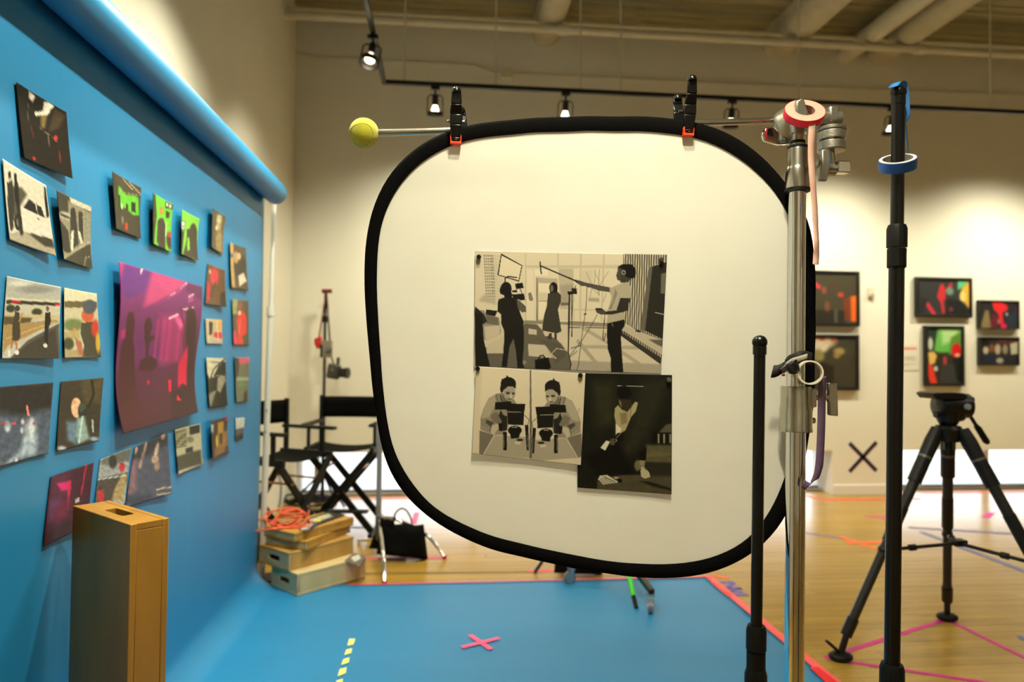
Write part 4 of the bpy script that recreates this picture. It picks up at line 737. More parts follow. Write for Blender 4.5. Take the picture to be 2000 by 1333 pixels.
# ------------------------------------------------------------------ boom arm, tennis ball, clamps
YA = 1.612
pa, pb = onY(735, 260, YA), onY(1600, 233, YA)
arm = thing('boom_arm', 'thin steel boom arm behind the diffuser top, ending in a grip head with diamond hole', 'boom arm', (pa+pb)/2)
MB().tube([pa, pb], 0.0079, 18).build('rod', M_NICKEL, arm)
bc = onY(711, 260, YA); br = 0.0345
tb = thing('tennis_ball', 'yellow tennis ball stuck on the end of the steel boom arm', 'ball', bc-Vector((0, 0, br)))
M_BALL = mat('tennis_felt', (218, 214, 48), 0.95, var=0.08, vscale=60, bump=0.5, bscale=700, sheen=0.4)
MB().ell(bc, (br, br, br), 40, 24).build('felt', M_BALL, tb, ang=180)
Rm = Matrix.Rotation(R(35), 3, 'Z') @ Matrix.Rotation(R(62), 3, 'X') @ Matrix.Rotation(R(20), 3, 'Y')
seam = []
for k in range(120):
    t_ = 2*math.pi*k/120; aa, bb = 0.75, 0.25
    v = Vector((aa*math.cos(t_)+bb*math.cos(3*t_), aa*math.sin(t_)-bb*math.sin(3*t_), 2*math.sqrt(aa*bb)*math.sin(2*t_))); seam.append(bc+(Rm @ v.normalized())*(br-0.0001))
MB().tube(seam, 0.0009, 8, closed=True).build('seam', mat('ball_seam', (178, 184, 70), 0.8), tb)
def clamp(px, ytop, ytip, label, dx):
    top = onY(px, ytop, YD); tip = onY(px, ytip, YD); X0 = tip.x; zt, zb = top.z, tip.z
    Hh = zt-zb; zp = zb+Hh*0.42
    t = thing('spring_clamp', label, 'clamp', (X0, YD, zb), 'spring clamps on the diffuser rim')
    def arm_(sgn, xo, nm, zt2):
        yj = YD-sgn*0.010; yh = YD-sgn*0.032; yp = YD-sgn*0.013
        pts = [(yj, zb), (yj-sgn*0.004, zb+0.012), (yp-sgn*0.008, zp-0.012), (yp-sgn*0.009, zp+0.012), (yh, zp+Hh*0.25), (yh-sgn*0.002, zt2)]
        mbx = MB(); ws = [0.0105, 0.0110, 0.0145, 0.0150, 0.0125, 0.0110]
        for i in range(len(pts)-1):
            (y1, z1), (y2, z2) = pts[i], pts[i+1]; w1, w2 = ws[i], ws[i+1]; th = 0.006
            vs = [(X0+xo-w1, y1-sgn*th, z1), (X0+xo+w1, y1-sgn*th, z1), (X0+xo+w1, y1, z1), (X0+xo-w1, y1, z1), (X0+xo-w2, y2-sgn*th, z2), (X0+xo+w2, y2-sgn*th, z2), (X0+xo+w2, y2, z2), (X0+xo-w2, y2, z2)]
            mbx.add(vs, [(0,1,2,3),(4,7,6,5),(0,4,5,1),(1,5,6,2),(2,6,7,3),(3,7,4,0)])
        o_ = mbx.build(nm, M_BLACKP, t, bevel=0.003)
        hy, hz = pts[-1]
        MB().lathe([(0.0110, 0), (0.0112, 0.004), (0.009, 0.010), (0.005, 0.013), (0, 0.0135)], (X0+xo, hy-sgn*0.003, hz-0.003), (0, 0, 1), 18).build('handle_end', M_BLACKP, t)
        pad = MB(); yq = yj-sgn*0.001
        pad.box((X0+xo, yq, zb+0.003), (0.026, 0.012, 0.011)); pad.box((X0+xo-0.0115, yq-sgn*0.002, zb+0.012), (0.003, 0.010, 0.012)); pad.box((X0+xo+0.0115, yq-sgn*0.002, zb+0.012), (0.003, 0.010, 0.012)); pad.box((X0+xo, yq-sgn*0.006, zb+0.011), (0.006, 0.003, 0.010))
        pad.build('jaw_pad', M_ORANGE, t, bevel=0.001)
    arm_(1, 0, 'front_arm', zt-0.012); arm_(-1, dx, 'back_arm', zt-0.03)
    MB().tube([(X0-0.02, YD, zp+0.003), (X0+0.02, YD, zp+0.003)], 0.0035, 12).build('pivot_pin', M_NICKEL, t)
    MB().tube([(X0-0.012+0.024*k/60, YD+0.007*math.cos(k*0.7), zp+0.003+0.007*math.sin(k*0.7)) for k in range(61)], 0.0013, 6).build('spring', M_BLACKM, t)
clamp(890, 181, 283, 'black spring clamp with orange jaws nearest the tennis ball', 0.012)
clamp(1341, 158, 267, 'black spring clamp with orange jaws nearer the pink tape roll', -0.010)

# ------------------------------------------------------------------ chrome grip stand
YS = 1.545
def sc_(px, py, Y=YS): return onY(px, py, Y)
c_top = sc_(1558, 255); c_low = sc_(1551, 1333); ax = (c_low-c_top).normalized()
def cz(py): # point on the column axis at a picture height
    p = sc_(1555, py); return c_top+ax*((p.z-c_top.z)/ax.z)
foot = c_top+ax*((0.14-c_top.z)/ax.z)
PXM = 0.001215
gs = thing('grip_stand', 'chrome grip stand column with satin collars in front of the diffuser edge', 'stand', (foot.x, foot.y, 0))
MB().tube([cz(222), cz(300)], 12.5*PXM, 24).build('spigot', M_NICKEL, gs)
MB().tube([cz(276), cz(281)], 14*PXM, 24).build('seal_ring', M_BLACKR, gs); MB().tube([cz(286), cz(293)], 19*PXM, 24).build('seal_ring', M_BLACKR, gs)
MB().tube([cz(292), cz(294), cz(325), cz(329), cz(334), cz(364), cz(369)], [19.5*PXM, 20*PXM, 20*PXM, 21*PXM, 22.5*PXM, 23*PXM, 22.5*PXM], 28).build('upper_collar', M_NICKEL, gs)
MB().tube([cz(369), cz(375)], 23.5*PXM, 24).build('seal_ring', M_BLACKR, gs)
MB().tube([cz(372), cz(770)], 16.2*PXM, 28).build('middle_tube', M_CHROME, gs)
MB().tube([cz(755), cz(757), cz(790), cz(797), cz(800), cz(836), cz(838), cz(843)], [27*PXM, 28*PXM, 28*PXM, 29*PXM, 30*PXM, 30*PXM, 31*PXM, 30.5*PXM], 28).build('lower_collar', M_NICKEL, gs)
MB().tube([cz(838), foot], 18.3*PXM, 28).build('lower_tube', M_CHROME, gs)
kp = cz(777); kx = Vector((1, 0, 0))
kb = MB().box(kp+kx*0.036, (0.02, 0.024, 0.045)).build('clamp_lug', M_NICKEL, gs, bevel=0.003)
MB().tube([kp+kx*0.04, kp+kx*0.084], 0.006, 14).build('knob_shaft', M_NICKEL, gs)
MB().prism([kp+kx*0.078+Vector((0, -0.007, z)) for z in (0.036,)]+[kp+kx*0.1+Vector((0, -0.007, 0.034)), kp+kx*0.102+Vector((0, -0.007, -0.044)), kp+kx*0.080+Vector((0, -0.007, -0.042)), kp+kx*0.080+Vector((0, -0.007, -0.012)), kp+kx*0.076+Vector((0, -0.007, 0.0)), kp+kx*0.080+Vector((0, -0.007, 0.012))], (0, 0.014, 0)).build('tee_knob', M_NICKEL, gs, bevel=0.003)
MB().lathe([(0.007, 0), (0.007, 0.012)], cz(822)+Vector((0.034, 0, 0)), (1, 0, 0), 14).build('bolt', M_NICKEL, gs)
for k, an in enumerate((25, 145, 265)):
    d = Vector((math.cos(R(an)), math.sin(R(an)), 0)); h0 = (0.22, 0.17, 0.12)[k]; e = Vector((foot.x, foot.y, 0))
    MB().tube(catmull([e+Vector((0, 0, h0)), e+d*0.12+Vector((0, 0, h0+0.01)), e+d*0.25+Vector((0, 0, h0)), e+d*0.42+Vector((0, 0, 0.06)), e+d*0.46+Vector((0, 0, 0.014))], sub=5), 0.0125, 12).build('leg', M_CHROME, gs)
    MB().tube([e+Vector((0, 0, h0-0.02)), e+Vector((0, 0, h0+0.02))], 0.03, 16).build('leg_hub', M_NICKEL, gs)
# grip head that holds the boom arm (behind and left of the column top)
h1 = onY(1531, 246, 1.59)
dax = Vector((0.62, -0.72, 0.30)).normalized()
gh = MB().lathe([(0.0, -0.022), (0.040, -0.022), (0.046, -0.018), (0.047, 0.004), (0.044, 0.012), (0.036, 0.017), (0.022, 0.020), (0, 0.021)], h1+Vector((0.016, 0.012, 0.0)), -dax, 36).build('grip_head', M_CAST, gs)
MB().lathe([(0.020, 0), (0.021, 0.05)], cz(262), (0, 0, 1), 24).build('hub', M_NICKEL, gh)
MB().tube([h1+Vector((0.02, 0.0, -0.005)), cz(247)], 0.018, 18).build('neck', M_CAST, gh)
wq = [(1489, 262), (1496, 248), (1512, 247), (1527, 262), (1546, 268), (1544, 281), (1520, 282), (1494, 275)]
MB().prism([onY(x, y, 1.575) for x, y in wq], (0, 0.012, 0)).build('wing_handle', M_CHROME, gh, bevel=0.003)
MB().prism([onY(x, y, 1.5735) for x, y in ((1500, 251), (1508, 251), (1511, 266), (1499, 263))], (0, 0.002, 0)).build('handle_recess', M_BLACKP, gh)
kb0 = cz(232)
MB().prism([onY(x, y, 1.515) for x, y in ((1556, 196), (1568, 191), (1572, 196), (1580, 222), (1573, 232), (1558, 230), (1554, 206))], (0.003, 0.016, 0.004)).build('tee_knob', M_CAST, gh, bevel=0.004)
MB().tube([onY(1567, 225, 1.523), cz(262)], 0.0085, 14).build('knob_shaft', M_NICKEL, gh)
# second grip head at the right end of the arm
g2 = MB().tube([onY(1590, 233, YA), onY(1640, 231, YA)], 0.017, 20).build('grip_head', M_CAST, arm)
MB().tube([onY(1597, 233, YA), onY(1606, 232, YA)], 0.020, 20).build('socket_collar', M_CAST, g2)
MB().tube([onY(1636, 231, YA), onY(1642, 231, YA)], 0.0105, 16).build('bolt_head', M_BLACKP, g2)
MB().box(onY(1623, 226, YA), (0.026, 0.034, 0.040)).build('knuckle', M_CAST, g2, bevel=0.005)
MB().tube([onY(1623, 226, YA), onY(1624, 256, YA)], 0.0105, 16).build('knuckle_stem', M_CAST, g2)
q0 = onY(1624, 250, YA); q1 = onY(1624, 258, YA); q2 = onY(1624, 296, YA)
MB().tube([q0, q1], 0.0345, 36).build('serrated_disc', mat('knurled', (150, 146, 132), 0.5, 0.9, var=0.3, vscale=120), g2, bevel=0.002)
MB().tube([q1, q1.lerp(q2, 0.48)], 0.0335, 36).build('jaw_plate', M_CAST, g2, bevel=0.003)
MB().tube([q1.lerp(q2, 0.52), q2], 0.0335, 36).build('jaw_plate', M_CAST, g2, bevel=0.003)
dp = onY(1637, 271, YA-0.0315)
MB().prism([dp+Vector((0.0105, 0, 0)), dp+Vector((0, -0.001, 0.010)), dp+Vector((-0.0105, 0, 0)), dp+Vector((0, -0.001, -0.010))], (-0.006, 0.02, 0)).build('arm_hole_shade', M_BLACKP, g2)  # solid dark diamond stands for the shade inside the clamp hole
MB().tube([q2, onY(1627, 322, YA)], 0.007, 14).build('screw', M_NICKEL, g2)
MB().prism([onY(x, y, YA-0.022) for x, y in ((1605, 291), (1623, 291), (1623, 320), (1616, 354), (1600, 353), (1605, 325))], (0, 0.012, 0)).build('tee_knob', M_CAST, g2, bevel=0.004)
MB().tube([onY(1596, 318, YA-0.01), onY(1606, 318, YA-0.01)], 0.008, 14).build('bolt_head', M_CAST, g2)
MB().tube([onY(1598, 336, YA), onY(1630, 336, YA)], 0.010, 14).build('pin', M_NICKEL, g2)
MB().box(onY(1644, 328, YA), (0.034, 0.026, 0.030)).build('end_block', M_CHROME, g2, bevel=0.003)

# ------------------------------------------------------------------ tape rolls
def ring_roll(label, c, axis, ro, ri, wd, m_out, m_side, m_core):
    t = thing('tape_roll', label, 'tape roll', c-Vector((0, 0, ro*0.6)), 'rolls of tape'); h = wd/2
    MB().lathe([(ro, -h), (ro+0.0004, 0), (ro, h), (ro-0.0012, h*0.97), (ro-0.0012, -h*0.97)], c, axis, 56, closed=True).build('tape_surface', m_out, t)
    MB().lathe([(ro-0.0009, -h*1.02), (ro-0.0009, h*1.02), (ri+0.003, h*1.02), (ri+0.003, -h*1.02)], c, axis, 56, closed=True).build('tape_side', m_side, t)
    MB().lathe([(ri+0.0034, -h*1.06), (ri+0.0034, h*1.06), (ri, h*1.06), (ri, -h*1.06)], c, axis, 56, closed=True).build('core', m_core, t)
    return t
M_PKSIDE = mat('tape_side_pink', (216, 156, 138), 0.7); M_PKBACK = mat('tape_back_pale', (232, 200, 182), 0.55, c2=(222, 168, 150), vscale=10, stretch=(1, 1, 1.6))
pc = onY(1570.5, 222, 1.523)
pr = ring_roll('pink roll of tape lying over the knob on top of the chrome stand', pc, (-0.16, -0.77, 0.62), 0.0455, 0.0225, 0.018, mat('neon_pink_tape', (255, 40, 84), 0.5), M_PKSIDE, M_PKSIDE)
def strip_(pts, wd, m_, parent, name='loose_end', th=0.0004, wdir=(1, 0, 0)):
    pts = catmull(pts, sub=6); P_ = []
    for i, p in enumerate(pts):
        w_ = Vector(wdir[i*len(wdir)//len(pts)] if isinstance(wdir[0], (tuple, Vector)) else wdir).normalized()*wd/2
        P_.append([p-w_, p, p+w_])
    MB().grid(P_).build(name, m_, parent, solid=th, ang=80)
strip_([onY(x, y, Y) for x, y, Y in ((1590, 232, 1.494), (1586, 250, 1.495), (1584, 300, 1.50), (1587, 350, 1.50), (1591, 400, 1.502), (1593, 440, 1.503), (1595, 475, 1.499), (1594, 500, 1.503), (1593, 517, 1.502))], 0.0155, M_PKBACK, pr, wdir=[(1, -0.15, 0), (1, 0.0, 0), (1, 0.15, 0), (1, 0.3, 0), (1, 0.1, 0)])
YK = 1.30
blue = mat('blue_painter_tape', (22, 92, 190), 0.5)
bcx = onY(1753, 320, YK)
brl = ring_roll('blue roll of tape hanging around the tall black pole', bcx, (-0.28, -0.44, 0.85), 0.0345, 0.0275, 0.021, blue, mat('tape_side_grey', (196, 200, 206), 0.6), mat('tape_core_white', (214, 210, 200), 0.6))
strip_([onY(x, y, Y) for x, y, Y in ((1744, 170, YK-0.012), (1752, 161, YK), (1762, 164, YK+0.012), (1766, 185, YK+0.016), (1768, 230, YK+0.016), (1771, 270, YK+0.018), (1774, 300, YK+0.016))], 0.019, mat('blue_tape_back', (44, 122, 196), 0.5), brl, wdir=[(0.6, -0.8, 0), (0.6, -0.8, 0), (0.7, 0.7, 0)])
wc = onY(1581, 728, 1.50)
M_WCORE = mat('tape_core_cream', (222, 216, 198), 0.6)
wr = ring_roll('small near-empty roll of violet tape stuck to the chrome stand', wc, (-0.35, -1, 0.0), 0.0275, 0.0245, 0.026, mat('violet_tape_surface', (66, 46, 84), 0.5), M_WCORE, M_WCORE)
strip_([onY(x, y, Y) for x, y, Y in ((1606, 735, 1.50), (1605, 780, 1.502), (1604, 830, 1.502), (1602, 880, 1.502), (1599, 915, 1.50), (1591, 938, 1.50), (1578, 950, 1.50), (1568, 944, 1.502))], 0.0195, mat('violet_tape_back', (112, 90, 116), 0.5, c2=(92, 70, 100), vscale=14), wr, wdir=[(1, 0, 0)]*4+[(1, 0, 0.25), (0.75, 0, 0.65), (0.3, 0, 0.95)])
gp = thing('tape_clip', 'crumpled black tape and clip wrapped around the chrome stand above its collar', 'clip', cz(722))
strip_([onY(x, y, Y) for x, y, Y in ((1508, 726, 1.515), (1518, 725, 1.512), (1530, 718, 1.512), (1538, 708, 1.515), (1552, 702, 1.519), (1570, 698, 1.519), (1586, 702, 1.535))], 0.030, mat('black_gaffer', (20, 17, 16), 0.7, bump=0.3, bscale=120), gp, name='gaffer_strip', wdir=[(0.25, 0, 1), (0.1, 0, 1), (0.05, 0, 1)])
strip_([onY(x, y, Y) for x, y, Y in ((1532, 716, 1.511), (1545, 706, 1.513), (1560, 701, 1.516), (1577, 696, 1.517))], 0.012, mat('tape_back_grey', (170, 164, 152), 0.6), gp, name='tape_underside', wdir=(0.1, 0, 1))
MB().lathe([(0.0, 0), (0.013, 0.001), (0.015, 0.006), (0.015, 0.014), (0.010, 0.02), (0, 0.021)], onY(1546, 721, 1.512), (-0.2, -1, 0.2), 16).build('clip_body', M_BLACKP, gp)
MB().bar(onY(1526, 726, 1.506), onY(1540, 714, 1.506), 0.014, 0.008, (0, 1, 0)).build('clip_lever', mat('dark_plastic', (52, 50, 50), 0.35), gp, bevel=0.002)
MB().bar(onY(1546, 712, 1.5), onY(1556, 704, 1.5), 0.004, 0.004, (0, 1, 0)).build('clip_wire', M_BLACKP, gp)
MB().box(onY(1530, 733, 1.507), (0.007, 0.004, 0.005)).build('red_tab', mat('red_plastic', (200, 30, 30), 0.4), gp, bevel=0.001)

# ------------------------------------------------------------------ black telescopic poles
def black_pole(pxs, ytop, label, Y, secs, base_ang):
    """secs: list of (py0, py1, radius_px, kind)"""
    (xt, xb) = pxs; tp = onY(xt, ytop, Y); bt = onY(xb, 1333, Y); d = (bt-tp).normalized()
    def at_(py): p = onY(xt, py, Y); return tp+d*((p.z-tp.z)/d.z)
    ft = tp+d*((0.03-tp.z)/d.z); k = ((tp-CAM).dot(fwd))/F
    t = thing('black_pole', label, 'stand', (ft.x, ft.y, 0), 'black telescopic poles')
    MB().ell(at_(ytop+14), (14.5*k, 14.5*k, 14*k), 28, 18).build('ball_cap', M_BLACKP, t, ang=180)
    MB().tube([at_(ytop+22), at_(ytop+38)], 13*k, 20).build('cap_sleeve', M_BLACKP, t)
    for (a_, b_, r_, kind) in secs:
        A_, B_ = at_(a_), at_(b_) if b_ < 3000 else ft
        if kind == 'tube': MB().tube([A_, B_], r_*k, 24).build('tube_section', M_BLACKP, t)
        else:
            m1 = A_.lerp(B_, 0.1); m2 = A_.lerp(B_, 0.52); m3_ = A_.lerp(B_, 0.56); m4 = A_.lerp(B_, 0.97)
            MB().tube([A_, m1, m2], [r_*k*0.85, r_*k, r_*k], 16).build('twist_lock', M_BLACKR, t, ang=20)
            MB().tube([m3_, m4, B_], [r_*k*0.93, r_*k*0.93, r_*k*0.85], 16).build('lock_sleeve', M_BLACKR, t, ang=20)
    hub = ft+(-d)*0.28
    MB().tube([hub, hub-d*0.07], 0.026, 18).build('leg_hub', M_BLACKP, t)
    for j in range(3):
        an = R(base_ang+120*j); e = Vector((ft.x+0.36*math.cos(an), ft.y+0.36*math.sin(an), 0.012))
        MB().tube([hub-d*0.03, e], 0.011, 12).build('leg', M_BLACKP, t)
        MB().ell(e, (0.016, 0.016, 0.012)).build('rubber_foot', M_BLACKR, t)
black_pole((1755, 1742), 167, 'tall black pole with ball cap carrying the blue tape roll', YK, [(200, 450, 12, 'tube'), (440, 524, 18.5, 'lock'), (520, 1310, 14, 'tube'), (1296, 1400, 22, 'lock'), (1390, 9999, 17, 'tube')], 20)
black_pole((1484, 1476), 655, 'shorter black pole with ball cap standing before the diffuser', YK, [(690, 1240, 11, 'tube'), (1222, 1312, 19, 'lock'), (1306, 1420, 21, 'lock'), (1400, 9999, 15, 'tube')], 70)
# ------------------------------------------------------------------ wooden apple boxes
def apple_box(T, L, Wd, Hh, label, m_body, m_end, slot=True, m_top=None, name='apple_box'):
    base = T.translation
    t = thing(name, label, 'wooden box', base, 'wooden apple boxes'); th = 0.016; z0 = Hh/2
    lid = lambda z: MB(T).box((0, 0, z), (L, Wd, th))
    lid(Hh-th/2).build('top_panel', m_top or m_body, t, bevel=0.002); lid(th/2).build('bottom_panel', m_body, t, bevel=0.002)
    hs = Hh-2*th-0.001
    for s_ in (-1, 1): MB(T).box((0, s_*(Wd/2-th/2-0.001), z0), (L-2*th-0.004, th, hs)).build('side_panel', m_body, t, bevel=0.001)
    for s_ in (-1, 1):
        x1 = s_*(L/2-0.001); x0 = s_*(L/2-th); a_, b_ = Wd/2-0.0015, hs/2
        if slot:
            c_, d_ = 0.056, min(0.0165, hs*0.3); mb = MB(T)
            def ringp(x, p, q, rr):
                out = []
                for (sx, sz) in ((1, 1), (-1, 1), (-1, -1), (1, -1)):
                    for k in range(3):
                        an = math.atan2(sz, sx)-math.pi/4+math.pi/4*k
                        out.append((x, sx*(p-rr)+rr*math.cos(an)*1.0, z0+sz*(q-rr)+rr*math.sin(an)))
                return out
            o1 = ringp(x1, a_, b_, 0.0005); i1 = ringp(x1, c_, d_, 0.008); o0 = ringp(x0, a_, b_, 0.0005); i0 = ringp(x0, c_, d_, 0.008); n = 12
            mb.add(o1+i1+o0+i0, [(k, (k+1) % n, n+(k+1) % n, n+k) for k in range(n)]+[(2*n+k, 3*n+k, 3*n+(k+1) % n, 2*n+(k+1) % n) for k in range(n)]+[(n+k, n+(k+1) % n, 3*n+(k+1) % n, 3*n+k) for k in range(n)]+[(k, 2*n+k, 2*n+(k+1) % n, (k+1) % n) for k in range(n)])
            mb.build('end_panel', m_end, t)
        else: MB(T).box(((x0+x1)/2, 0, z0), (abs(x1-x0), 2*a_, hs)).build('end_panel', m_end, t, bevel=0.001)
    return t
# upright box in the foreground: fitted to its four top corners
ZT = 0.93
cn = [onZ(x, y, ZT) for x, y in ((141, 988), (256, 1026), (330, 1012), (215, 978))]
ctr = (cn[0]+cn[1]+cn[2]+cn[3])/4; ldir = ((cn[1]-cn[0])+(cn[2]-cn[3])).normalized()
lenW = ((cn[1]-cn[0]).length+(cn[2]-cn[3]).length)/2; lenT = ((cn[2]-cn[1]).length+(cn[3]-cn[0]).length)/2
HB = 0.52; up_ = Vector((0, 0, 1)); thd = up_.cross(ldir)
if thd.dot(cn[2]-cn[1]) < 0: thd = -thd
# box local x = up (length), y = wide direction, z = thin direction
M_FG = mat('varnished_birch', (172, 126, 48), 0.42, c2=(146, 102, 32), vscale=2.2, stretch=(5, 5, 0.8), bump=0.03, bscale=50)
lx, ly = up_, ldir; lz = lx.cross(ly)
T = Matrix.Translation(Vector((ctr.x, ctr.y, ZT-HB/2))-lz*(lenT/2)) @ Matrix((lx, ly, lz)).transposed().to_4x4()
fgb = apple_box(T, HB, lenW, lenT, 'tall varnished wooden box standing on end in the left foreground', M_FG, M_FG)
zlow = ZT-HB
T = Matrix.Translation(Vector((ctr.x, ctr.y, 0.009+(zlow-0.009)/2))-lz*(lenT/2)+ldir*0.02) @ Matrix((lx, ly, lz)).transposed().to_4x4()
apple_box(T, zlow-0.0095, 0.22, lenT, 'plain wooden box hidden beneath the upright foreground box', M_FG, M_FG, False)
# stack beside the backdrop
def flatbox(pf, pr_, pl, z, L, Wd, Hh, label, mb_, me_, slot, mt=None):
    f0 = onZ(*pf, z); r0 = onZ(*pr_, z); d = (r0-f0).normalized(); l = Vector((-d.y, d.x, 0))
    c = f0+d*L/2+l*Wd/2; ang = math.atan2(d.y, d.x)
    T = Matrix.Translation((c.x, c.y, z)) @ Matrix.Rotation(ang, 4, 'Z')
    return apple_box(T, L, Wd, Hh, label, mb_, me_, slot, mt), c, d, l, f0
z = 0.006
_, cA, dA, lA, fA = flatbox((580, 1166), (707, 1130), None, z, 0.47, 0.285, 0.125, 'pale wooden box at the bottom of the stack by the backdrop', M_PLYPALE, M_PLYEND, True)
z += 0.1255
_, cB, dB, lB, fB = flatbox((564, 1117), (688, 1082), None, z, 0.47, 0.30, 0.105, 'wooden box with a dark handle slot, second from the bottom of the stack', mat('ply_mid', (190, 152, 82), 0.5, c2=(170, 130, 60), vscale=3, stretch=(1, 5, 1)), M_PLYEND, True)
z += 0.1055
_, cC, dC, lC, fC = flatbox((598, 1076), (690, 1038), None, z, 0.45, 0.29, 0.052, 'thin yellow wooden box, second from the top of the stack', M_BIRCH, M_PLYEND, False)
z += 0.0525
_, cD, dD, lD, fD = flatbox((575, 1060), (696, 1025), None, z, 0.48, 0.26, 0.052, 'thin yellow wooden box on top of the stack', M_BIRCH, M_PLYEND, False)
zD = z+0.052
# orange cable coiled on top
coil = []
cc = cD-dD*0.13+lD*0.05
for k in range(9*36+1):
    j = k//36; f_ = (k % 36)/36; a_ = 2*math.pi*(k/36.0)
    ti = 0.55*math.sin(k/36*1.9+0.7); r_ = 0.078+0.022*math.sin(k/36*2.3)
    ce_ = cc+Vector((0.035*math.sin(k/36*1.7), 0.03*math.cos(k/36*2.6), 0))
    coil.append(Vector((ce_.x+r_*math.cos(a_)*1.1, ce_.y+r_*math.sin(a_)*math.cos(ti)*0.9, max(zD+0.006, zD+0.02+0.006*j+r_*math.sin(a_)*abs(math.sin(ti))*1.0+0.02*math.cos(a_*0.5+j)))))
lead = [cc+Vector((-0.06, 0.02, zD+0.012-cc.z)), cc+Vector((-0.17, 0.05, zD+0.025-cc.z)), cc+Vector((-0.26, 0.0, zD+0.015-cc.z)), cc+Vector((-0.22, -0.09, zD-0.01-cc.z)), cc+Vector((-0.08, -0.13, zD+0.008-cc.z)), cc+Vector((0.06, -0.06, zD+0.008-cc.z))]
t = thing('cable', 'tangled coil of orange cable lying on top of the wooden box stack', 'cable', Vector((cc.x, cc.y, zD)))
M_CBL = mat('orange_cable', (236, 96, 60), 0.45, c2=(206, 92, 44), vscale=5)
MB().tube(coil, 0.0048, 7).build('coil', M_CBL, t, ang=90)
MB().tube(catmull(lead, sub=8), 0.0052, 8).build('loose_loop', M_CBL, t, ang=90)
# papers on the boxes
def paper_(quadpx, z, ops, label, base, n=26, cat='photo print'):
    a_ = Art(base).at(0, 0, 1)
    for f_ in ops: f_(a_)
    o_ = picture('photo_print', quadpx, lambda x, y: onZ(x, y, z), a_, n, n, M_PRINT, lambda u, v: 0.004*(u*v))
    return tag(o_, label, cat, 'prints on the wooden boxes')
paper_([(587, 1018), (640, 1000), (676, 1007), (622, 1027)], zD+0.001, [lambda a_: a_.poly([(600, 1016), (640, 1004), (650, 1010), (615, 1022)], (206, 200, 170), 4).ell(622, 1017, 5, 3, (230, 220, 60)).ell(640, 1008, 6, 3, (190, 196, 170)).line([(592, 1012), (612, 1006)], 3, (230, 40, 150)).noise(6, 0.4, 51)], 'dark colourful print lying on the top box behind the cable', (52, 48, 44))
paper_([(583, 1036), (600, 1023), (626, 1024), (600, 1038)], zD+0.0035, [lambda a_: a_.poly([(585, 1036), (600, 1024), (612, 1024), (604, 1034)], (214, 212, 204), 2).poly([(600, 1032), (622, 1025), (612, 1034)], (60, 66, 90), 3).ell(584, 1033, 5, 3, (170, 40, 40))], 'small black and white print beside the orange cable', (96, 100, 112))
paper_([(672, 1097), (690, 1081), (715, 1087), (703, 1106)], 0.1325, [lambda a_: a_.poly([(685, 1090), (700, 1084), (705, 1092), (692, 1098)], (224, 220, 210), 2).noise(7, 0.3, 52)], 'crumpled grey print on the end of the lowest box', (120, 114, 104))
ptag = onZ(694, 1036, zD-0.02); 
solo(MB().bar(fD+dD*0.475+Vector((0, 0, 0.03))-lD*0.0006, fD+dD*0.48+Vector((0, 0, 0.03))-lD*0.0006, 0.003, 0.02, (0, 0, 1)), 'tape_tab', M_REDT, 'tiny red tape tab on the corner of the top wooden box', 'tape')

# black soft bag behind the stack
t = thing('equipment_bag', 'black equipment bag on the floor behind the wooden box stack', 'bag', (-1.28, 4.48, 0))
b_ = MB().ell((-1.28, 4.48, 0.15), (0.15, 0.115, 0.15), 20, 12).build('bag_body', M_FABBLK, t, ang=180)
MB().tube([(-1.28, 4.41, 0.26), (-1.28, 4.44, 0.33), (-1.28, 4.52, 0.33), (-1.28, 4.55, 0.26)], 0.012, 8).build('bag_handle', M_FABBLK, t)

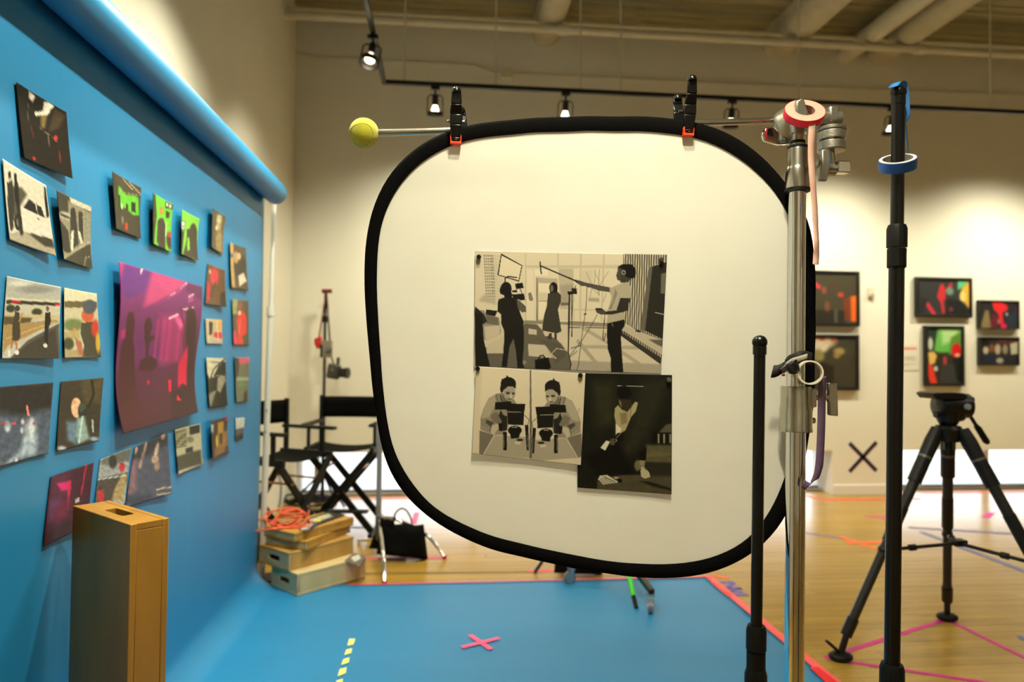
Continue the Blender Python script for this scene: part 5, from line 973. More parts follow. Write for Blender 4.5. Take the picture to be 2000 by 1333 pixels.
# ------------------------------------------------------------------ tall director's chairs
def director_chair(x, y, rz, label):
    T = Matrix.Translation((x, y, 0)) @ Matrix.Rotation(rz, 4, 'Z')
    t = thing('director_chair', label, 'chair', (x, y, 0), "tall black director's chairs")
    w2, d2, hs, ht = 0.25, 0.20, 0.66, 1.05    # half width, half depth, seat, top; front is -y
    up = (0, 1, 0)
    for yy in (-d2, d2):
        for s_ in (-1, 1): MB(T).bar((s_*w2, yy+0.012*s_, 0.04), (-s_*w2, yy+0.012*s_, hs-0.02), 0.05, 0.021, up).build('cross_leg', M_WOODBLK, t, bevel=0.002)
        MB(T).lathe([(0.009, -0.028), (0.009, 0.028)], (0, yy, hs*0.5), (0, 1, 0), 12).build('pivot_bolt', M_NICKEL, t)
    for s_ in (-1, 1):
        MB(T).box((s_*w2, 0, 0.02), (0.032, 2*d2+0.12, 0.036)).build('foot_runner', M_WOODBLK, t, bevel=0.003)
        MB(T).box((s_*w2, 0, hs-0.005), (0.032, 2*d2+0.06, 0.045)).build('seat_rail', M_WOODBLK, t, bevel=0.003)
        MB(T).box((s_*(w2+0.005), d2-0.01, (hs+ht)/2), (0.022, 0.035, ht-hs)).build('back_post', M_WOODBLK, t, bevel=0.003)
        MB(T).box((s_*(w2+0.005), -d2+0.06, (hs+0.84)/2), (0.022, 0.03, 0.84-hs)).build('arm_post', M_WOODBLK, t, bevel=0.003)
        MB(T).box((s_*(w2+0.005), -0.02, 0.845), (0.055, 0.46, 0.022)).build('armrest', M_WOODBLK, t, bevel=0.004)
    seat = [[Vector((-w2+2*w2*i/10, -d2+2*d2*j/8, hs+0.012-0.03*(1-(2*i/10-1)**2))) for i in range(11)] for j in range(9)]
    MB(T).grid(seat).build('seat', M_FABBLK, t, solid=0.004, ang=80)
    bk = [[Vector((-w2-0.012+(2*w2+0.024)*i/10, d2-0.01+0.03*(1-(2*i/10-1)**2), 0.87+0.17*j/4)) for i in range(11)] for j in range(5)]
    MB(T).grid(bk).build('backrest', M_FABBLK, t, solid=0.005, ang=80)
    MB(T).bar((-w2+0.02, -d2-0.03, 0.20), (w2-0.02, -d2-0.03, 0.20), 0.075, 0.018).build('footrest', M_WOODBLK, t, bevel=0.003)
    for s_ in (-1, 1): MB(T).bar((s_*0.14, -d2-0.01, 0.5), (s_*0.14, d2+0.01, 0.5), 0.02, 0.012).build('brass_stay', mat('brass', (196, 140, 60), 0.35, 0.9), t)
cr_ = onZ(690, 1034)
director_chair(-0.77, 5.50, R(-6), "black director's chair facing forward, partly hidden by the diffuser rim")
director_chair(-1.13, 4.95, R(62), "black director's chair turned sideways behind the white upright pole")

# ------------------------------------------------------------------ slim stand with cameras hanging from straps
sb = onZ(630, 985); sy = sb.y; stp = onY(636, 572, sy)
t = thing('accessory_stand', 'slim black stand in the corner with cameras and straps hanging on it', 'stand', (stp.x, sy, 0))
MB().tube([(stp.x, sy, stp.z), (stp.x, sy, 0.35)], 0.013, 12).build('pole', M_BLACKM, t); MB().tube([(stp.x, sy, 0.9), (stp.x, sy, 0.05)], 0.017, 12).build('lower_pole', M_BLACKM, t)
MB().tube([onY(634, 618, sy), onY(634, 630, sy)], 0.028, 12).build('collar', M_BLACKM, t)
MB().tube([onY(629, 569, sy), onY(648, 569, sy)], 0.02, 10).build('top_spool', mat('maroon_strap', (110, 24, 22), 0.6), t)
for an in (80, 200, 320): MB().tube([(stp.x, sy, 0.3), (stp.x+0.3*math.cos(R(an)), sy+0.3*math.sin(R(an)), 0.012)], 0.011, 10).build('leg', M_BLACKM, t)
YC = sy-0.045
M_GRYP = mat('camera_grey', (58, 56, 48), 0.45, var=0.1)
t = thing('video_camera', 'grey camera with black lens hanging lowest from the slim black stand', 'camera', onY(657, 750, YC))
cb = onY(652, 726, YC)
MB().box(cb, (0.12, 0.06, 0.14), Matrix.Rotation(R(8), 3, 'Y')).build('body', M_GRYP, t, bevel=0.02)
MB().lathe([(0.04, 0), (0.045, 0.02), (0.045, 0.06), (0.05, 0.065), (0.05, 0.09)], cb+Vector((0.05, -0.01, -0.01)), (1, -0.3, -0.05), 20).build('lens', M_BLACKP, t)
MB().tube([cb+Vector((0.035, 0, 0.06)), cb+Vector((0.04, 0, 0.13))], 0.016, 10).build('viewfinder', M_GRYP, t)
MB().tube([cb+Vector((0.0, 0, 0.06)), onY(645, 690, YC), onY(642, 640, YC), onY(640, 600, YC), onY(638, 572, YC)], 0.007, 8).build('strap', mat('dark_strap', (42, 32, 36), 0.7), t)
MB().lathe([(0.02, 0), (0.02, 0.004)], cb+Vector((-0.01, -0.031, 0.02)), (0, -1, 0), 16).build('dial', M_GREYM, t)
t = thing('compact_camera', 'pale grey boxy camera hanging halfway down the slim black stand', 'camera', onY(638, 700, YC))
cb = onY(638, 682, YC)
MB().box(cb, (0.10, 0.05, 0.16)).build('body', mat('camera_pale', (132, 124, 102), 0.5, var=0.15), t, bevel=0.008)
MB().box(cb+Vector((-0.045, -0.004, -0.02)), (0.022, 0.055, 0.12)).build('grip', M_BLACKP, t, bevel=0.006)
MB().lathe([(0.025, 0), (0.028, 0.02), (0.022, 0.022)], cb+Vector((0.03, -0.025, 0.0)), (0, -1, 0), 16).build('lens', M_GREYM, t)
MB().tube([cb+Vector((0.03, 0, 0.08)), onY(643, 640, YC), onY(640, 605, YC), onY(636, 573, YC)], 0.006, 8).build('strap', MATS['dark_strap'], t)
t = thing('red_pouch', 'small red pouch on a strap, left of the slim black stand', 'pouch', onY(621, 682, YC))
MB().prism([onY(x, y, YC) for x, y in ((613, 662), (627, 657), (629, 668), (626, 680), (619, 682), (614, 673))], (0, 0.04, 0)).build('pouch_body', mat('red_nylon', (190, 22, 26), 0.5), t, bevel=0.008)
MB().tube([onY(623, 659, YC+0.02), onY(628, 630, YC+0.01), onY(634, 590, YC), onY(637, 572, YC)], 0.006, 8).build('strap', MATS['maroon_strap'], t)
# cables heaped at the window
t = thing('cable', 'heap of black cable on the floor under the window in the corner', 'cable', onZ(605, 985))
hp = onZ(606, 984); pts = []
for k in range(130):
    a_ = k*0.31; r_ = 0.10+0.05*math.sin(k*0.13); pts.append(hp+Vector((r_*1.6*math.cos(a_), r_*math.sin(a_), 0.012+0.05*(k/130)+0.015*math.sin(k*0.7))))
MB().tube(pts, 0.009, 6).build('coil', M_BLACKR, t, ang=90)
wq = [onY(543, 930, 6.0), onY(548, 960, 6.0), onY(545, 985, 6.0), onZ(548, 992)]
wq = [Vector((XL+0.012, p.y, p.z)) for p in [onX(543, 925, XL+0.012), onX(549, 945, XL+0.012), onX(548, 975, XL+0.012), onX(545, 992, XL+0.012)]]
solo(MB().tube(catmull(wq, sub=5), 0.006, 6), 'wall_cable', M_BLACKR, 'thin grey cable hanging down the side wall below the chair seat', 'cable')

# ------------------------------------------------------------------ second chrome stand with sandbag
cz0 = onZ(744, 1096); bx0, by0 = onZ(744, 1082).x, onZ(744, 1082).y
cb0 = onY(741, 900, by0)
t = thing('chrome_light_stand', 'chrome stand on bent tubular legs beside the black sandbag', 'stand', (cb0.x, by0, 0))
B0 = Vector((cb0.x, by0, 0))
MB().tube([B0+Vector((0, 0, 0.09)), B0+Vector((0, 0, 0.98))], 0.0195, 16).build('column', mat('dull_chrome', (176, 177, 180), 0.4, 0.6), t)
MB().tube([B0+Vector((0, 0, 0.10)), B0+Vector((0, 0, 0.26))], 0.022, 16).build('leg_hub', M_GREYM, t)
f1 = onZ(751, 1141); f2 = onZ(868, 1092); f3 = onZ(700, 1060)
def bleg(f, h): 
    d = (f-B0); MB().tube(catmull([B0+Vector((0, 0, h)), B0+d*0.28+Vector((0, 0, h-0.005)), B0+d*0.62+Vector((0, 0, h*0.72)), B0+d*0.8+Vector((0, 0, h*0.5)), f+Vector((0, 0, 0.012))], sub=5), 0.0125, 12).build('leg', M_CHROME, t)
    MB().tube([f+Vector((0, 0, 0.022)), f+Vector((0, 0, 0.0))], 0.0135, 12).build('rubber_tip', mat('red_rubber', (150, 30, 44), 0.6), t)
bleg(f1, 0.24); bleg(f2, 0.25); MB().tube([B0+Vector((0, 0, 0.1)), f3+Vector((0, 0, 0.013))], 0.0125, 12).build('leg', M_CHROME, t)
# sandbag hanging on the leg
t = thing('sandbag', 'black sandbag slung over a leg of the chrome stand', 'sandbag', onZ(790, 1095))
YG = by0-0.15
o3 = [(740, 1015), (768, 1014), (772, 1026), (800, 1024), (826, 1030), (832, 1060), (836, 1094), (800, 1090), (765, 1086), (735, 1080), (738, 1050)]
def pillow(quad, th, Yc, nm, parent, nu=14, nv=12):
    q = [onY(x, y, Yc) for x, y in quad]; mb = MB()
    for sgn in (1, -1):
        P_ = []
        for j in range(nv+1):
            v = j/nv; row = []
            for i in range(nu+1):
                u = i/nu; p = (q[0]*(1-u)+q[1]*u)*(1-v)+(q[3]*(1-u)+q[2]*u)*v
                e = min(1, 4*u, 4*(1-u), 4*v, 4*(1-v)); bulge = math.sqrt(max(0, e*(2-e)))*(0.8+0.2*math.sin(u*9+1)*math.sin(v*3+1))*(0.6+0.4*v)
                row.append(p+Vector((0, -sgn*th*bulge, 0.004*math.sin(u*14)*(1 if j == 0 else 0))))
            P_.append(row)
        mb.grid(P_)
    o_ = mb.build(nm, M_FABBLK, parent, ang=80); return o_
pillow([(743, 1022), (828, 1026), (836, 1094), (735, 1083)], 0.10, YG, 'front_bag', t)
pillow([(732, 1040), (790, 1035), (795, 1078), (720, 1072)], 0.045, YG+0.16, 'rear_bag', t)
MB().tube(catmull([onY(769, 1020, YG), onY(772, 1004, YG), onY(783, 994, YG), onY(794, 998, YG), onY(802, 1012, YG), onY(805, 1026, YG)], sub=5), 0.006, 8).build('handle_strap', M_FABBLK, t)
pillow([(743, 1013), (770, 1016), (772, 1034), (741, 1034)], 0.03, YG-0.02, 'bag_flap', t, 8, 8)

# ------------------------------------------------------------------ rolling stand glimpsed below the diffuser
rc = Vector((1.10, 4.05, 0))
t = thing('rolling_stand', 'black rolling stand on grey casters, its base showing below the diffuser', 'stand', rc)
MB().tube([rc+Vector((0, 0, 0.14)), rc+Vector((0, 0, 1.0))], 0.02, 14).build('column', M_BLACKM, t)
MB().tube([rc+Vector((0, 0, 0.12)), rc+Vector((0, 0, 0.22))], 0.036, 16).build('hub', M_BLACKM, t)
def caster(f, steer):
    f = Vector(f); d = (f-rc).normalized()
    e = f+Vector((0, 0, 0.115))
    MB().bar(rc+Vector((0, 0, 0.165)), e+d*0.02, 0.03, 0.03).build('leg', M_BLACKM, t, bevel=0.003)
    wdir = Vector((math.cos(steer), math.sin(steer), 0)); ax_ = Vector((-wdir.y, wdir.x, 0)); wc_ = f+wdir*0.015+Vector((0, 0, 0.038))
    o_ = MB().lathe([(0.02, -0.012), (0.038, -0.011), (0.038, 0.011), (0.02, 0.012)], wc_, ax_, 24).build('caster_wheel', mat('caster_grey', (110, 112, 116), 0.4), t)
    MB().lathe([(0.026, -0.014), (0.026, 0.014)], wc_, ax_, 20).build('wheel_disc', mat('caster_silver', (176, 180, 186), 0.3, 0.8), o_)
    fk = MB()
    for s_ in (-1, 1): fk.bar(wc_+ax_*0.017*s_, e-Vector((0, 0, 0.02))+ax_*0.017*s_, 0.026, 0.003, ax_)
    fk.box(e-Vector((0, 0, 0.02)), (0.04, 0.04, 0.008)); fk.build('caster_fork', MATS['caster_silver'], t)
caster(onZ(1116, 1141), R(200)); caster(onZ(1271, 1197), R(250)); caster((1.36, 4.38, 0), R(60)); caster((0.80, 4.46, 0), R(120))
lp0, lp1 = onZ(1044, 1121), onY(1064, 1090, 4.35)
t2_ = thing('sandbag', 'black sandbag lying on the rolling stand base behind the diffuser rim', 'sandbag', onZ(1130, 1122))
pillow([(1085, 1085), (1180, 1088), (1176, 1123), (1082, 1120)], 0.05, 4.28, 'bag_body', t2_)
solo(MB().tube([lp0+Vector((0, 0, 0.005)), lp1], 0.011, 10), 'thin_leg', M_BLACKM, 'thin black leg poking out left of the gap below the diffuser rim', 'stand leg')
ga, gb_ = onZ(1243, 1191), onY(1219, 1080, 3.95)
t = thing('green_pole', 'bright green pole with black tip leaning behind the diffuser bottom', 'pole', ga)
dg = (gb_-ga); MB().tube([ga+dg*0.22, gb_], 0.0135, 14).build('green_sleeve', mat('green_vinyl', (70, 220, 50), 0.45), t)
MB().tube([ga+Vector((0, 0, 0.006)), ga+dg*0.24], 0.0115, 12).build('black_tip', M_BLACKR, t)

# ------------------------------------------------------------------ video tripod
fa, fb_, fc = onZ(1642, 1290), onZ(1850, 1212), onZ(2150, 1362)
ap = onY(1852, 842, 3.02)
t = thing('video_tripod', 'black video tripod with fluid head standing in a magenta tape triangle', 'tripod', (ap.x, ap.y, 0))
M_CARB = mat('carbon_tube', (26, 27, 26), 0.42, var=0.15, vscale=30)
MB().lathe([(0.045, -0.05), (0.06, -0.02), (0.062, 0.01), (0.05, 0.025)], ap, (0, 0, 1), 20).build('crown', M_BLACKM, t)
spread = []
for (f, an) in ((fa, 0), (fb_, 1), (fc, 2)):
    d2_ = Vector((f.x-ap.x, f.y-ap.y, 0)).normalized(); s0 = ap+d2_*0.062+Vector((0, 0, 0.0)); e = f+Vector((0, 0, 0.06)); L_ = e-s0
    P_ = lambda k: s0+L_*k
    MB().tube([P_(-0.01), P_(0.05), P_(0.19)], [0.028, 0.034, 0.03], 16).build('leg_yoke', M_BLACKM, t)
    MB().tube([P_(0.12), P_(0.13)], 0.0325, 16).build('leg_band', M_GREYM, t)
    MB().tube([P_(0.16), P_(0.24)], 0.0315, 16).build('leg_lock', M_BLACKM, t)
    MB().tube([P_(0.2), P_(0.5)], 0.0235, 16).build('upper_tube', M_CARB, t)
    MB().tube([P_(0.36), P_(0.52)], 0.026, 16).build('leg_lock', M_BLACKM, t)
    MB().tube([P_(0.5), P_(0.93)], 0.0205, 16).build('lower_tube', M_CARB, t)
    MB().tube([P_(0.87), P_(0.95)], 0.026, 16).build('ankle', M_BLACKM, t)
    MB().tube([P_(0.93), f+Vector((0, 0, 0.03))], 0.015, 12).build('ankle_pin', M_BLACKM, t)
    ft_ = MB().ell(f+Vector((0, 0, 0.018)), (0.055, 0.045, 0.022), 18, 10).build('foot_pad', M_BLACKR, t, ang=180)
    MB().bar(f+Vector((0, 0, 0.03)), f-d2_*-0.07+Vector((0, 0, 0.09)), 0.022, 0.012).build('foot_lever', M_BLACKR, t, bevel=0.003)
    spread.append(P_(0.56))
sc0 = onY(1872, 1062, 3.03)
MB().box(sc0+Vector((0, 0, 0.004)), (0.06, 0.05, 0.03)).build('spreader_hub', M_BLACKM, t, bevel=0.004)
for p in spread:
    MB().tube([sc0, p], 0.0085, 10).build('spreader_arm', M_BLACKM, t); q = sc0.lerp(p, 0.62); dd = (p-sc0).normalized()
    MB().tube([q-dd*0.015, q+dd*0.015], 0.015, 12).build('spreader_lock', M_BLACKM, t); MB().ell(p, (0.026, 0.026, 0.026), 12, 8).build('spreader_clip', M_BLACKM, t)
Hp = lambda x, y, dY=0.0: onY(x, y, 3.02+dY)
MB().tube([ap+Vector((0, 0, -0.09)), ap+Vector((0, 0, 0.0))], 0.02, 14).build('bowl_handle', M_BLACKM, t)
MB().lathe([(0.03, 0.02), (0.04, 0.035), (0.052, 0.06), (0.054, 0.08), (0.045, 0.085), (0.045, 0.11), (0.055, 0.115), (0.055, 0.14)], ap, (0, 0, 1), 24).build('pan_base', M_BLACKM, t)
MB().box(Hp(1857, 800), (0.095, 0.10, 0.11)).build('tilt_housing', M_BLACKM, t, bevel=0.02)
MB().lathe([(0.05, -0.075), (0.058, -0.07), (0.058, 0.07), (0.05, 0.075)], Hp(1860, 793), (1, -0.1, 0), 24).build('tilt_drum', M_BLACKM, t)
MB().prism([Hp(x, y, -0.06) for x, y in ((1822, 770), (1830, 767), (1862, 767), (1885, 769), (1892, 776), (1886, 781), (1830, 780))], (0, 0.12, 0)).build('camera_plate', M_BLACKM, t, bevel=0.004)
MB().lathe([(0.013, 0), (0.014, 0.02)], Hp(1892, 781, -0.02), (1, 0, 0), 14).build('plate_knob', M_BLACKP, t)
MB().lathe([(0.014, 0), (0.014, 0.012), (0.0, 0.013)], Hp(1888, 795, -0.085), (0.1, -1, 0), 18).build('level_dial', mat('dial_grey', (150, 160, 168), 0.3), t)
MB().lathe([(0.014, 0), (0.016, 0.02)], Hp(1834, 810, -0.02), (-1, 0, 0), 14).build('drag_knob', M_BLACKP, t)
MB().tube([Hp(1888, 802), Hp(1908, 834)], 0.0085, 12).build('pan_bar', M_BLACKM, t); MB().tube([Hp(1906, 832), Hp(1911, 838), Hp(1926, 862), Hp(1930, 866)], [0.011, 0.0145, 0.015, 0.010], 14).build('grip', M_BLACKR, t)

# ------------------------------------------------------------------ framed pictures on the back wall
def framed(x0, y0, x1, y1, art, label, bw=0.03, dep=0.045, x0b=None):
    pl = lambda d: (lambda x, y: onY(x, y, YB-d))
    a_ = onY(x0, y0, YB-dep); b_ = onY(x1, y1, YB-dep); X0, X1, Zt, Zb = a_.x, b_.x, a_.z, b_.z
    t = thing('framed_picture', label, 'picture', ((X0+X1)/2, YB-dep/2, Zb), 'framed pictures on the back wall')
    for (c_, s_) in ((((X0+X1)/2, Zt-bw/2), (X1-X0, bw)), (((X0+X1)/2, Zb+bw/2), (X1-X0, bw)), ((X0+bw/2, (Zt+Zb)/2), (bw, Zt-Zb-2*bw)), ((X1-bw/2, (Zt+Zb)/2), (bw, Zt-Zb-2*bw))):
        MB().box((c_[0], YB-dep/2-0.001, c_[1]), (s_[0], dep, s_[1])).build('frame_rail', M_FRAME, t, bevel=0.002)
    k = bw/((b_-CAM).dot(fwd)/F)
    picture('print', [(x0+k*0.8, y0+k*0.8), (x1-k*0.8, y0+k*0.8), (x1-k*0.8, y1-k*0.8), (x0+k*0.8, y1-k*0.8)], pl(dep-0.012), art, 60, 60, M_PRINTM, parent=t)
ZF = (1580, 500, 4.762)
a = Art((72, 66, 50)).at(*ZF); a.poly([(-400, 150), (440, 160), (440, 640), (-400, 640)], (78, 72, 54), 20).poly([(390, 380), (440, 370), (440, 610), (392, 610)], (255, 120, 40), 10).poly([(320, 400), (390, 380), (392, 600), (330, 600)], (126, 66, 44), 20).ell(295, 362, 26, 22, (206, 70, 70), 0.6).ell(140, 320, 22, 34, (150, 84, 70), 0.7).poly([(55, 240), (110, 280), (100, 310), (55, 290)], (220, 70, 80), 14).poly([(60, 500), (330, 510), (330, 630), (60, 630)], (52, 46, 36), 16).ell(170, 470, 22, 50, (130, 84, 60), 0.7).poly([(235, 500), (262, 500), (262, 620), (238, 620)], (96, 94, 84), 12).ell(230, 280, 18, 20, (100, 60, 50), 0.7)
framed(1480, 526, 1680, 638, a, 'dark framed picture with an orange stripe, upper of the two beside the chrome stand')
a = Art((74, 68, 52)).at(*ZF); a.ell(140, 800, 110, 60, (196, 176, 150), 0.6).ell(110, 850, 70, 50, (214, 200, 176), 0.6).ell(120, 770, 30, 22, (190, 90, 80), 0.6).ell(230, 780, 30, 24, (180, 110, 90), 0.6).ell(280, 890, 50, 34, (170, 150, 96), 0.6).ell(260, 930, 30, 24, (160, 130, 80), 0.6).ell(90, 930, 50, 60, (150, 140, 90), 0.6).poly([(100, 980), (230, 1030), (230, 1240), (100, 1240)], (50, 42, 30), 30).noise(26, 0.12, 61)
framed(1480, 652, 1679, 763, a, 'dark framed still life with pale flowers, lower of the two beside the chrome stand')
a = Art((58, 58, 58)).at(*ZF); a.poly([(1385, 205), (1520, 205), (1430, 290), (1385, 320)], (96, 200, 150), 14).poly([(1420, 300), (1480, 240), (1520, 210), (1525, 480), (1490, 490), (1440, 430), (1410, 410)], (222, 178, 70), 24).ell(1430, 380, 26, 50, (240, 214, 130), 0.6).poly([(1220, 270), (1250, 260), (1265, 320), (1330, 240), (1330, 290), (1270, 340), (1270, 400), (1250, 420), (1265, 530), (1240, 540), (1225, 440), (1190, 380)], (206, 50, 60), 10).ell(1310, 330, 34, 36, (120, 150, 130), 0.7).poly([(1070, 430), (1110, 430), (1190, 550), (1150, 550)], (220, 56, 80), 14).ell(1360, 455, 26, 16, (230, 210, 140), 0.6).poly([(1280, 400), (1420, 420), (1480, 520), (1460, 570), (1270, 560)], (34, 34, 34), 24).ell(1320, 500, 20, 24, (120, 50, 70), 0.7).poly([(1040, 380), (1110, 400), (1060, 560), (1030, 560)], (44, 44, 44), 20)
framed(1790, 541, 1900, 621, a, 'landscape framed picture of red figures with a green and yellow corner')
a = Art((58, 54, 40)).at(*ZF); a.poly([(1200, 660), (1430, 660), (1430, 800), (1330, 900), (1200, 900), (1160, 880)], (112, 190, 90), 20).poly([(1230, 690), (1400, 680), (1340, 790), (1240, 830)], (190, 224, 160), 40).poly([(1320, 760), (1430, 700), (1430, 920), (1300, 920)], (104, 150, 60), 24).poly([(1105, 665), (1190, 665), (1160, 880), (1110, 880)], (50, 64, 60), 20).ell(1130, 820, 22, 60, (206, 210, 190), 0.5).poly([(1105, 900), (1160, 890), (1190, 930), (1170, 1000), (1120, 1020)], (236, 196, 110), 14).poly([(1105, 1000), (1150, 1020), (1195, 1195), (1130, 1195), (1105, 1100)], (240, 70, 50), 14).ell(1370, 885, 44, 70, (222, 20, 40), 0.2).ell(1380, 925, 24, 16, (230, 190, 150), 0.4).poly([(1340, 950), (1430, 940), (1430, 1180), (1360, 1150), (1330, 1020)], (26, 32, 26), 14).poly([(1230, 1000), (1350, 1000), (1380, 1195), (1220, 1195)], (66, 66, 64), 24).ell(1265, 975, 18, 40, (190, 70, 70), 0.6).ell(1180, 1050, 18, 24, (210, 210, 200), 0.5)
framed(1807, 636, 1885, 755, a, 'portrait framed picture with lime green light and a red cap')
a = Art((44, 40, 44)).at(*ZF); a.poly([(1700, 420), (1770, 420), (1840, 460), (1850, 500), (1800, 530), (1815, 660), (1790, 680), (1760, 540), (1720, 500)], (222, 40, 50), 12).poly([(1600, 640), (1640, 505), (1670, 510), (1700, 680), (1600, 680)], (140, 120, 84), 16).ell(1750, 610, 26, 26, (180, 120, 120), 0.6).ell(1840, 545, 10, 16, (170, 180, 190), 0.5).ell(1930, 540, 14, 50, (110, 30, 100), 0.6).ell(1815, 660, 26, 26, (226, 30, 110), 0.5).poly([(1700, 540), (1760, 560), (1750, 680), (1690, 680)], (110, 30, 44), 20).poly([(1840, 560), (1950, 500), (1950, 680), (1840, 680)], (46, 54, 66), 24)
framed(1913, 586.5, 1992, 644, a, 'small black framed picture with a bright red figure, upper right', 0.012)
a = Art((44, 44, 46)).at(*ZF); a.poly([(1740, 760), (1950, 760), (1950, 810), (1760, 830)], (86, 46, 44), 24).poly([(1870, 820), (1945, 800), (1950, 910), (1880, 920)], (190, 184, 156), 8).ell(1755, 870, 28, 50, (180, 170, 140), 0.5).ell(1645, 880, 26, 36, (190, 180, 154), 0.5).ell(1825, 870, 26, 46, (150, 136, 110), 0.5).ell(1700, 860, 26, 40, (130, 80, 56), 0.6).ell(1775, 975, 34, 26, (170, 166, 150), 0.6).ell(1640, 800, 34, 36, (24, 22, 22), 0.4).poly([(1600, 920), (1720, 920), (1740, 1010), (1600, 1010)], (40, 42, 60), 24)
framed(1914, 658, 1992, 715, a, 'small black framed picture of people by pale windows, lower right', 0.012)
# thermostat and wall text
p = onY(1701, 571, YB-0.014)
t = thing('wall_sensor', 'small pale sensor box on the wall right of the framed pictures', 'sensor', p)
MB().box(p, (0.065, 0.03, 0.11)).build('cover', mat('sensor_cover', (214, 204, 182), 0.5), t, bevel=0.006); MB().lathe([(0.024, 0), (0.024, 0.012), (0, 0.016)], p+Vector((0, -0.012, -0.035)), (0, -1, 0), 16).build('sensor_dome', mat('sensor_grey', (170, 164, 148), 0.4), t)
t = thing('wall_label', 'pale wall text label with a red bar beside the tall black pole', 'label', onY(1776, 720, YB-0.004))
w0, w1 = onY(1740, 672, YB-0.003), onY(1793, 724, YB-0.003)
MB().box(((w0.x+w1.x)/2, YB-0.003, (w0.z+w1.z)/2), (w1.x-w0.x, 0.006, w0.z-w1.z)).build('card', mat('label_card', (222, 216, 200), 0.7), t)
q0_, q1_ = onY(1741, 680.5, YB-0.007), onY(1789, 680.5, YB-0.007); MB().box((q0_+q1_)/2, (q1_.x-q0_.x, 0.002, 0.02)).build('red_bar', mat('label_red', (236, 130, 116), 0.6), t)
for yy in (697, 700, 703, 711, 714):
    q0_, q1_ = onY(1741, yy, YB-0.007), onY(1788 if yy != 714 else 1775, yy, YB-0.007); MB().box((q0_+q1_)/2, (q1_.x-q0_.x, 0.001, 0.006)).build('text_line', mat('label_grey', (188, 182, 168), 0.7), t)
# purple tape cross on the pier
t = thing('tape_cross', 'dark purple tape cross stuck on the wall pier', 'tape', onY(1686, 925, YB-0.002))
for (a_, b_) in (((1659, 866), (1712, 920)), ((1712, 864), (1659, 922))): MB().bar(onY(*a_, YB-0.0015), onY(*b_, YB-0.0015), 0.04, 0.002, (0, 1, 0)).build('tape_strip', M_PURT, t)

# ------------------------------------------------------------------ floor tapes
def strip(a_, b_, wd, m_, label, z=0.0008, cat='tape', ext=0.0, grp=None):
    A_, B_ = onZ(*a_, 0), onZ(*b_, 0); d = (B_-A_).normalized(); A_ = A_-d*ext; B_ = B_+d*ext; n_ = Vector((-d.y, d.x, 0))*wd/2
    A_.z = B_.z = z
    return solo(MB().prism([A_-n_, B_-n_, B_+n_, A_+n_], (0, 0, 0.0006)), 'floor_tape', m_, label, cat, grp)
ZPAP = 0.0085
solo(MB().prism([(-0.55, 4.155, ZPAP), (1.67, 4.155, ZPAP), (1.67, 4.205, 0.0006), (-0.55, 4.205, 0.0006)], (0, 0, 0.0006)), 'floor_tape', M_CORAL, 'coral tape along the far edge of the blue paper', 'tape')
solo(MB().prism([(1.632, Y0, ZPAP), (1.688, Y0, 0.0006), (1.688, 4.2, 0.0006), (1.632, 4.2, ZPAP)], (0, 0, 0.0008)), 'floor_tape', M_CORAL, 'coral tape along the right edge of the blue paper', 'tape')
def patch(pts, m_, label, z, cat='tape'): return solo(MB().prism([onZ(x, y, z) for x, y in pts], (0, 0, 0.0007)), 'floor_tape', m_, label, cat)
patch([(1581, 1304), (1598, 1304), (1650, 1345), (1625, 1345)], M_REDT, 'bright red tape patch on the paper edge near the chrome stand foot', 0.0096)
patch([(1388, 1138), (1396, 1138), (1431, 1163), (1421, 1166)], mat('tomato_tape', (240, 70, 60), 0.5), 'red tape patch on the paper edge beside the violet tape letter', 0.0096)
strip((1390, 1124), (1424, 1131), 0.035, M_ORT, 'short orange tape by the far right corner of the blue paper')
vt = thing('tape_letter', 'letter shape laid in violet tape beside the paper edge', 'tape', onZ(1432, 1151))
LZ = lambda x, y: onZ(1370+x/11.107, 1090+y/11.107, 0)
def vbar(p, q, wd, m_, z): A_, B_ = LZ(*p), LZ(*q); d = (B_-A_).normalized(); n_ = Vector((-d.y, d.x, 0))*wd/2; u_ = Vector((0, 0, z)); MB().prism([A_-n_+u_, B_-n_+u_, B_+n_+u_, A_+n_+u_], (0, 0, 0.0006)).build('tape_strip', m_, vt)
MB().prism([LZ(x, y)+Vector((0, 0, 0.0004)) for x, y in ((470, 560), (700, 560), (960, 800), (730, 800))], (0, 0, 0.0004)).build('tape_strip', M_VIOL, vt)
for p, q in (((400, 535), (705, 530)), ((700, 545), (560, 665)), ((560, 665), (860, 670)), ((860, 670), (610, 730)), ((610, 730), (905, 760)), ((720, 810), (1010, 808))): vbar(p, q, 0.03, M_VIOT, 0.001)
t = thing('tape_cross', 'pink tape cross on the blue paper floor', 'tape', onZ(938, 1255))
for (a_, b_), zz in ((((918, 1241), (959, 1269)), 0.0092), (((902, 1265), (975, 1247)), 0.0100)):
    A_, B_ = onZ(*a_, zz), onZ(*b_, zz); d = (B_-A_).normalized(); n_ = Vector((-d.y, d.x, 0))*0.0135; MB().prism([A_-n_, B_-n_, B_+n_, A_+n_], (0, 0, 0.0006)).build('tape_strip', mat('rose_tape', (255, 84, 140), 0.5), t)
YQ = [[(682, 1248.6), (694, 1248.6), (690, 1259.6), (678.4, 1262)], [(676.4, 1270), (688, 1267), (686, 1276), (672.6, 1280.6)], [(670.8, 1288.6), (682.8, 1285), (681, 1295), (666.4, 1300)], [(663.6, 1308), (677, 1304), (674.8, 1316), (659.6, 1322)], [(657.6, 1330), (670, 1327), (668, 1338), (654, 1343)]]
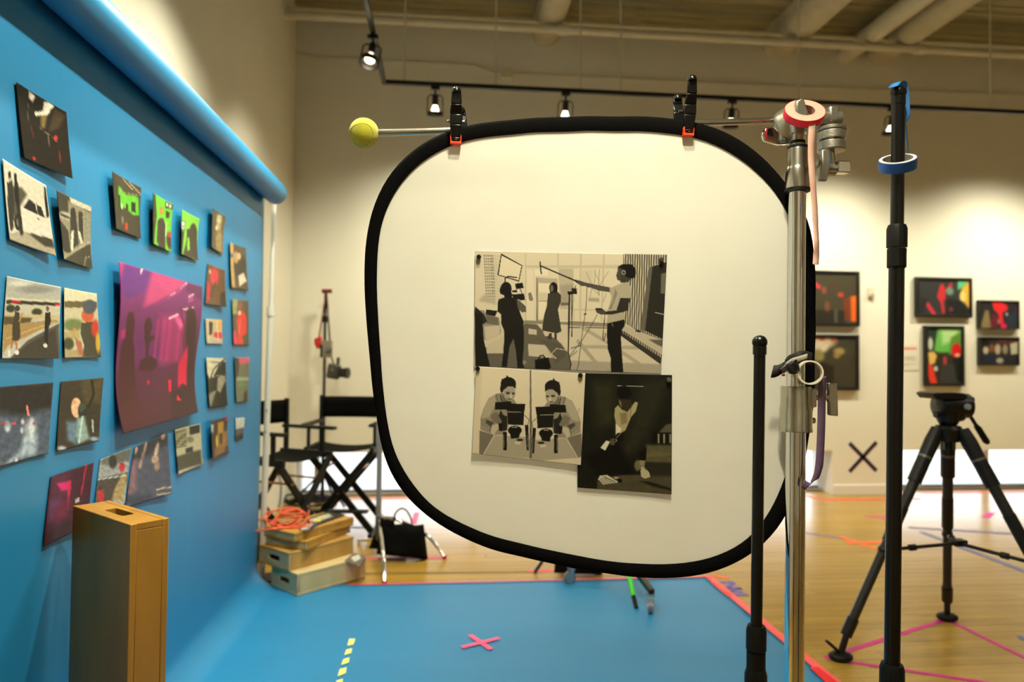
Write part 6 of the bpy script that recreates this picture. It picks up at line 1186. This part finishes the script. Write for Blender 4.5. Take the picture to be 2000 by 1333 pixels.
for q, lab in zip(YQ, ('farthest of the yellow tape squares on the blue paper', 'second farthest yellow tape square on the blue paper', 'middle yellow tape square of the five on the blue paper', 'fourth yellow tape square from the far end, on the blue paper', 'nearest yellow tape square, cut by the picture bottom')):
    o_ = patch(q, M_YEL, lab, 0.0092); o_['group'] = 'yellow tape squares'
strip((1614, 1286), (1848, 1211), 0.028, M_MAG, 'magenta tape from the left tripod foot to the rear foot')
strip((1852, 1212), (2150, 1359), 0.026, M_MAG, 'magenta tape from the rear tripod foot towards the right')
strip((1614, 1287), (2150, 1369), 0.026, M_MAG, 'magenta tape along the front of the tripod triangle', 0.0015)
strip((1608, 977), (1798, 975), 0.07, mat('scarlet_tape', (232, 78, 54), 0.5), 'red tape along the foot of the wall pier')
strip((1560, 966), (1610, 977), 0.05, MATS['scarlet_tape'], 'short red tape slanting to the pier from the left window', 0.0015)
strip((1800, 963), (2060, 961), 0.06, MATS['scarlet_tape'], 'red tape along the floor under the right strip window')
strip((640, 976), (800, 973), 0.06, MATS['scarlet_tape'], 'red tape along the floor under the left strip window')
strip((1690, 1010), (1765, 1008), 0.05, mat('dusty_rose_tape', (196, 92, 110), 0.5), 'dusty rose tape far behind the tripod')
strip((1706, 1008), (1745, 1019), 0.05, MATS['dusty_rose_tape'], 'slanted dusty rose tape left of the tall black pole', 0.0015)
strip((1924, 1012), (1936, 1002), 0.06, M_MAG, 'short magenta tape tab near the right window')
strip((1640, 1049), (1712, 1073), 0.045, M_ORT, 'orange tape slanting across the floor behind the chrome stand')
strip((1652, 1062), (1726, 1060), 0.045, M_ORT, 'orange tape crossing the slanted orange one on the floor', 0.0015)
strip((1570, 1041), (1646, 1053), 0.03, M_BLT, 'slate blue tape line ending at the orange cross')
strip((1800, 1040), (2080, 1147), 0.05, M_BLT, 'long slate blue tape running towards the right behind the tripod')
strip((1775, 1031), (1975, 1043), 0.045, M_BLT, 'far slate blue tape line below the right window', 0.0015)
strip((1989, 1247), (2030, 1253), 0.06, M_BLT, 'slate blue tape patch at the right picture edge')
strip((712, 1093), (876, 1090), 0.03, M_PINK, 'hot pink tape on the floor under the black sandbag')
strip((808, 1024), (814, 1002), 0.045, M_PINK, 'short pink tape mark behind the sandbag handle')
strip((1030, 1117), (1150, 1112), 0.035, M_PINK, 'hot pink tape behind the caster below the diffuser')
strip((640, 1028), (760, 1034), 0.05, M_BLT, "faint slate blue tape on the floor under the chair facing forward")
strip((690, 1122), (1040, 1118), 0.012, mat('dark_seam', (58, 48, 36), 0.6), 'thin dark cord on the floor beyond the far paper edge', 0.001, 'cord')
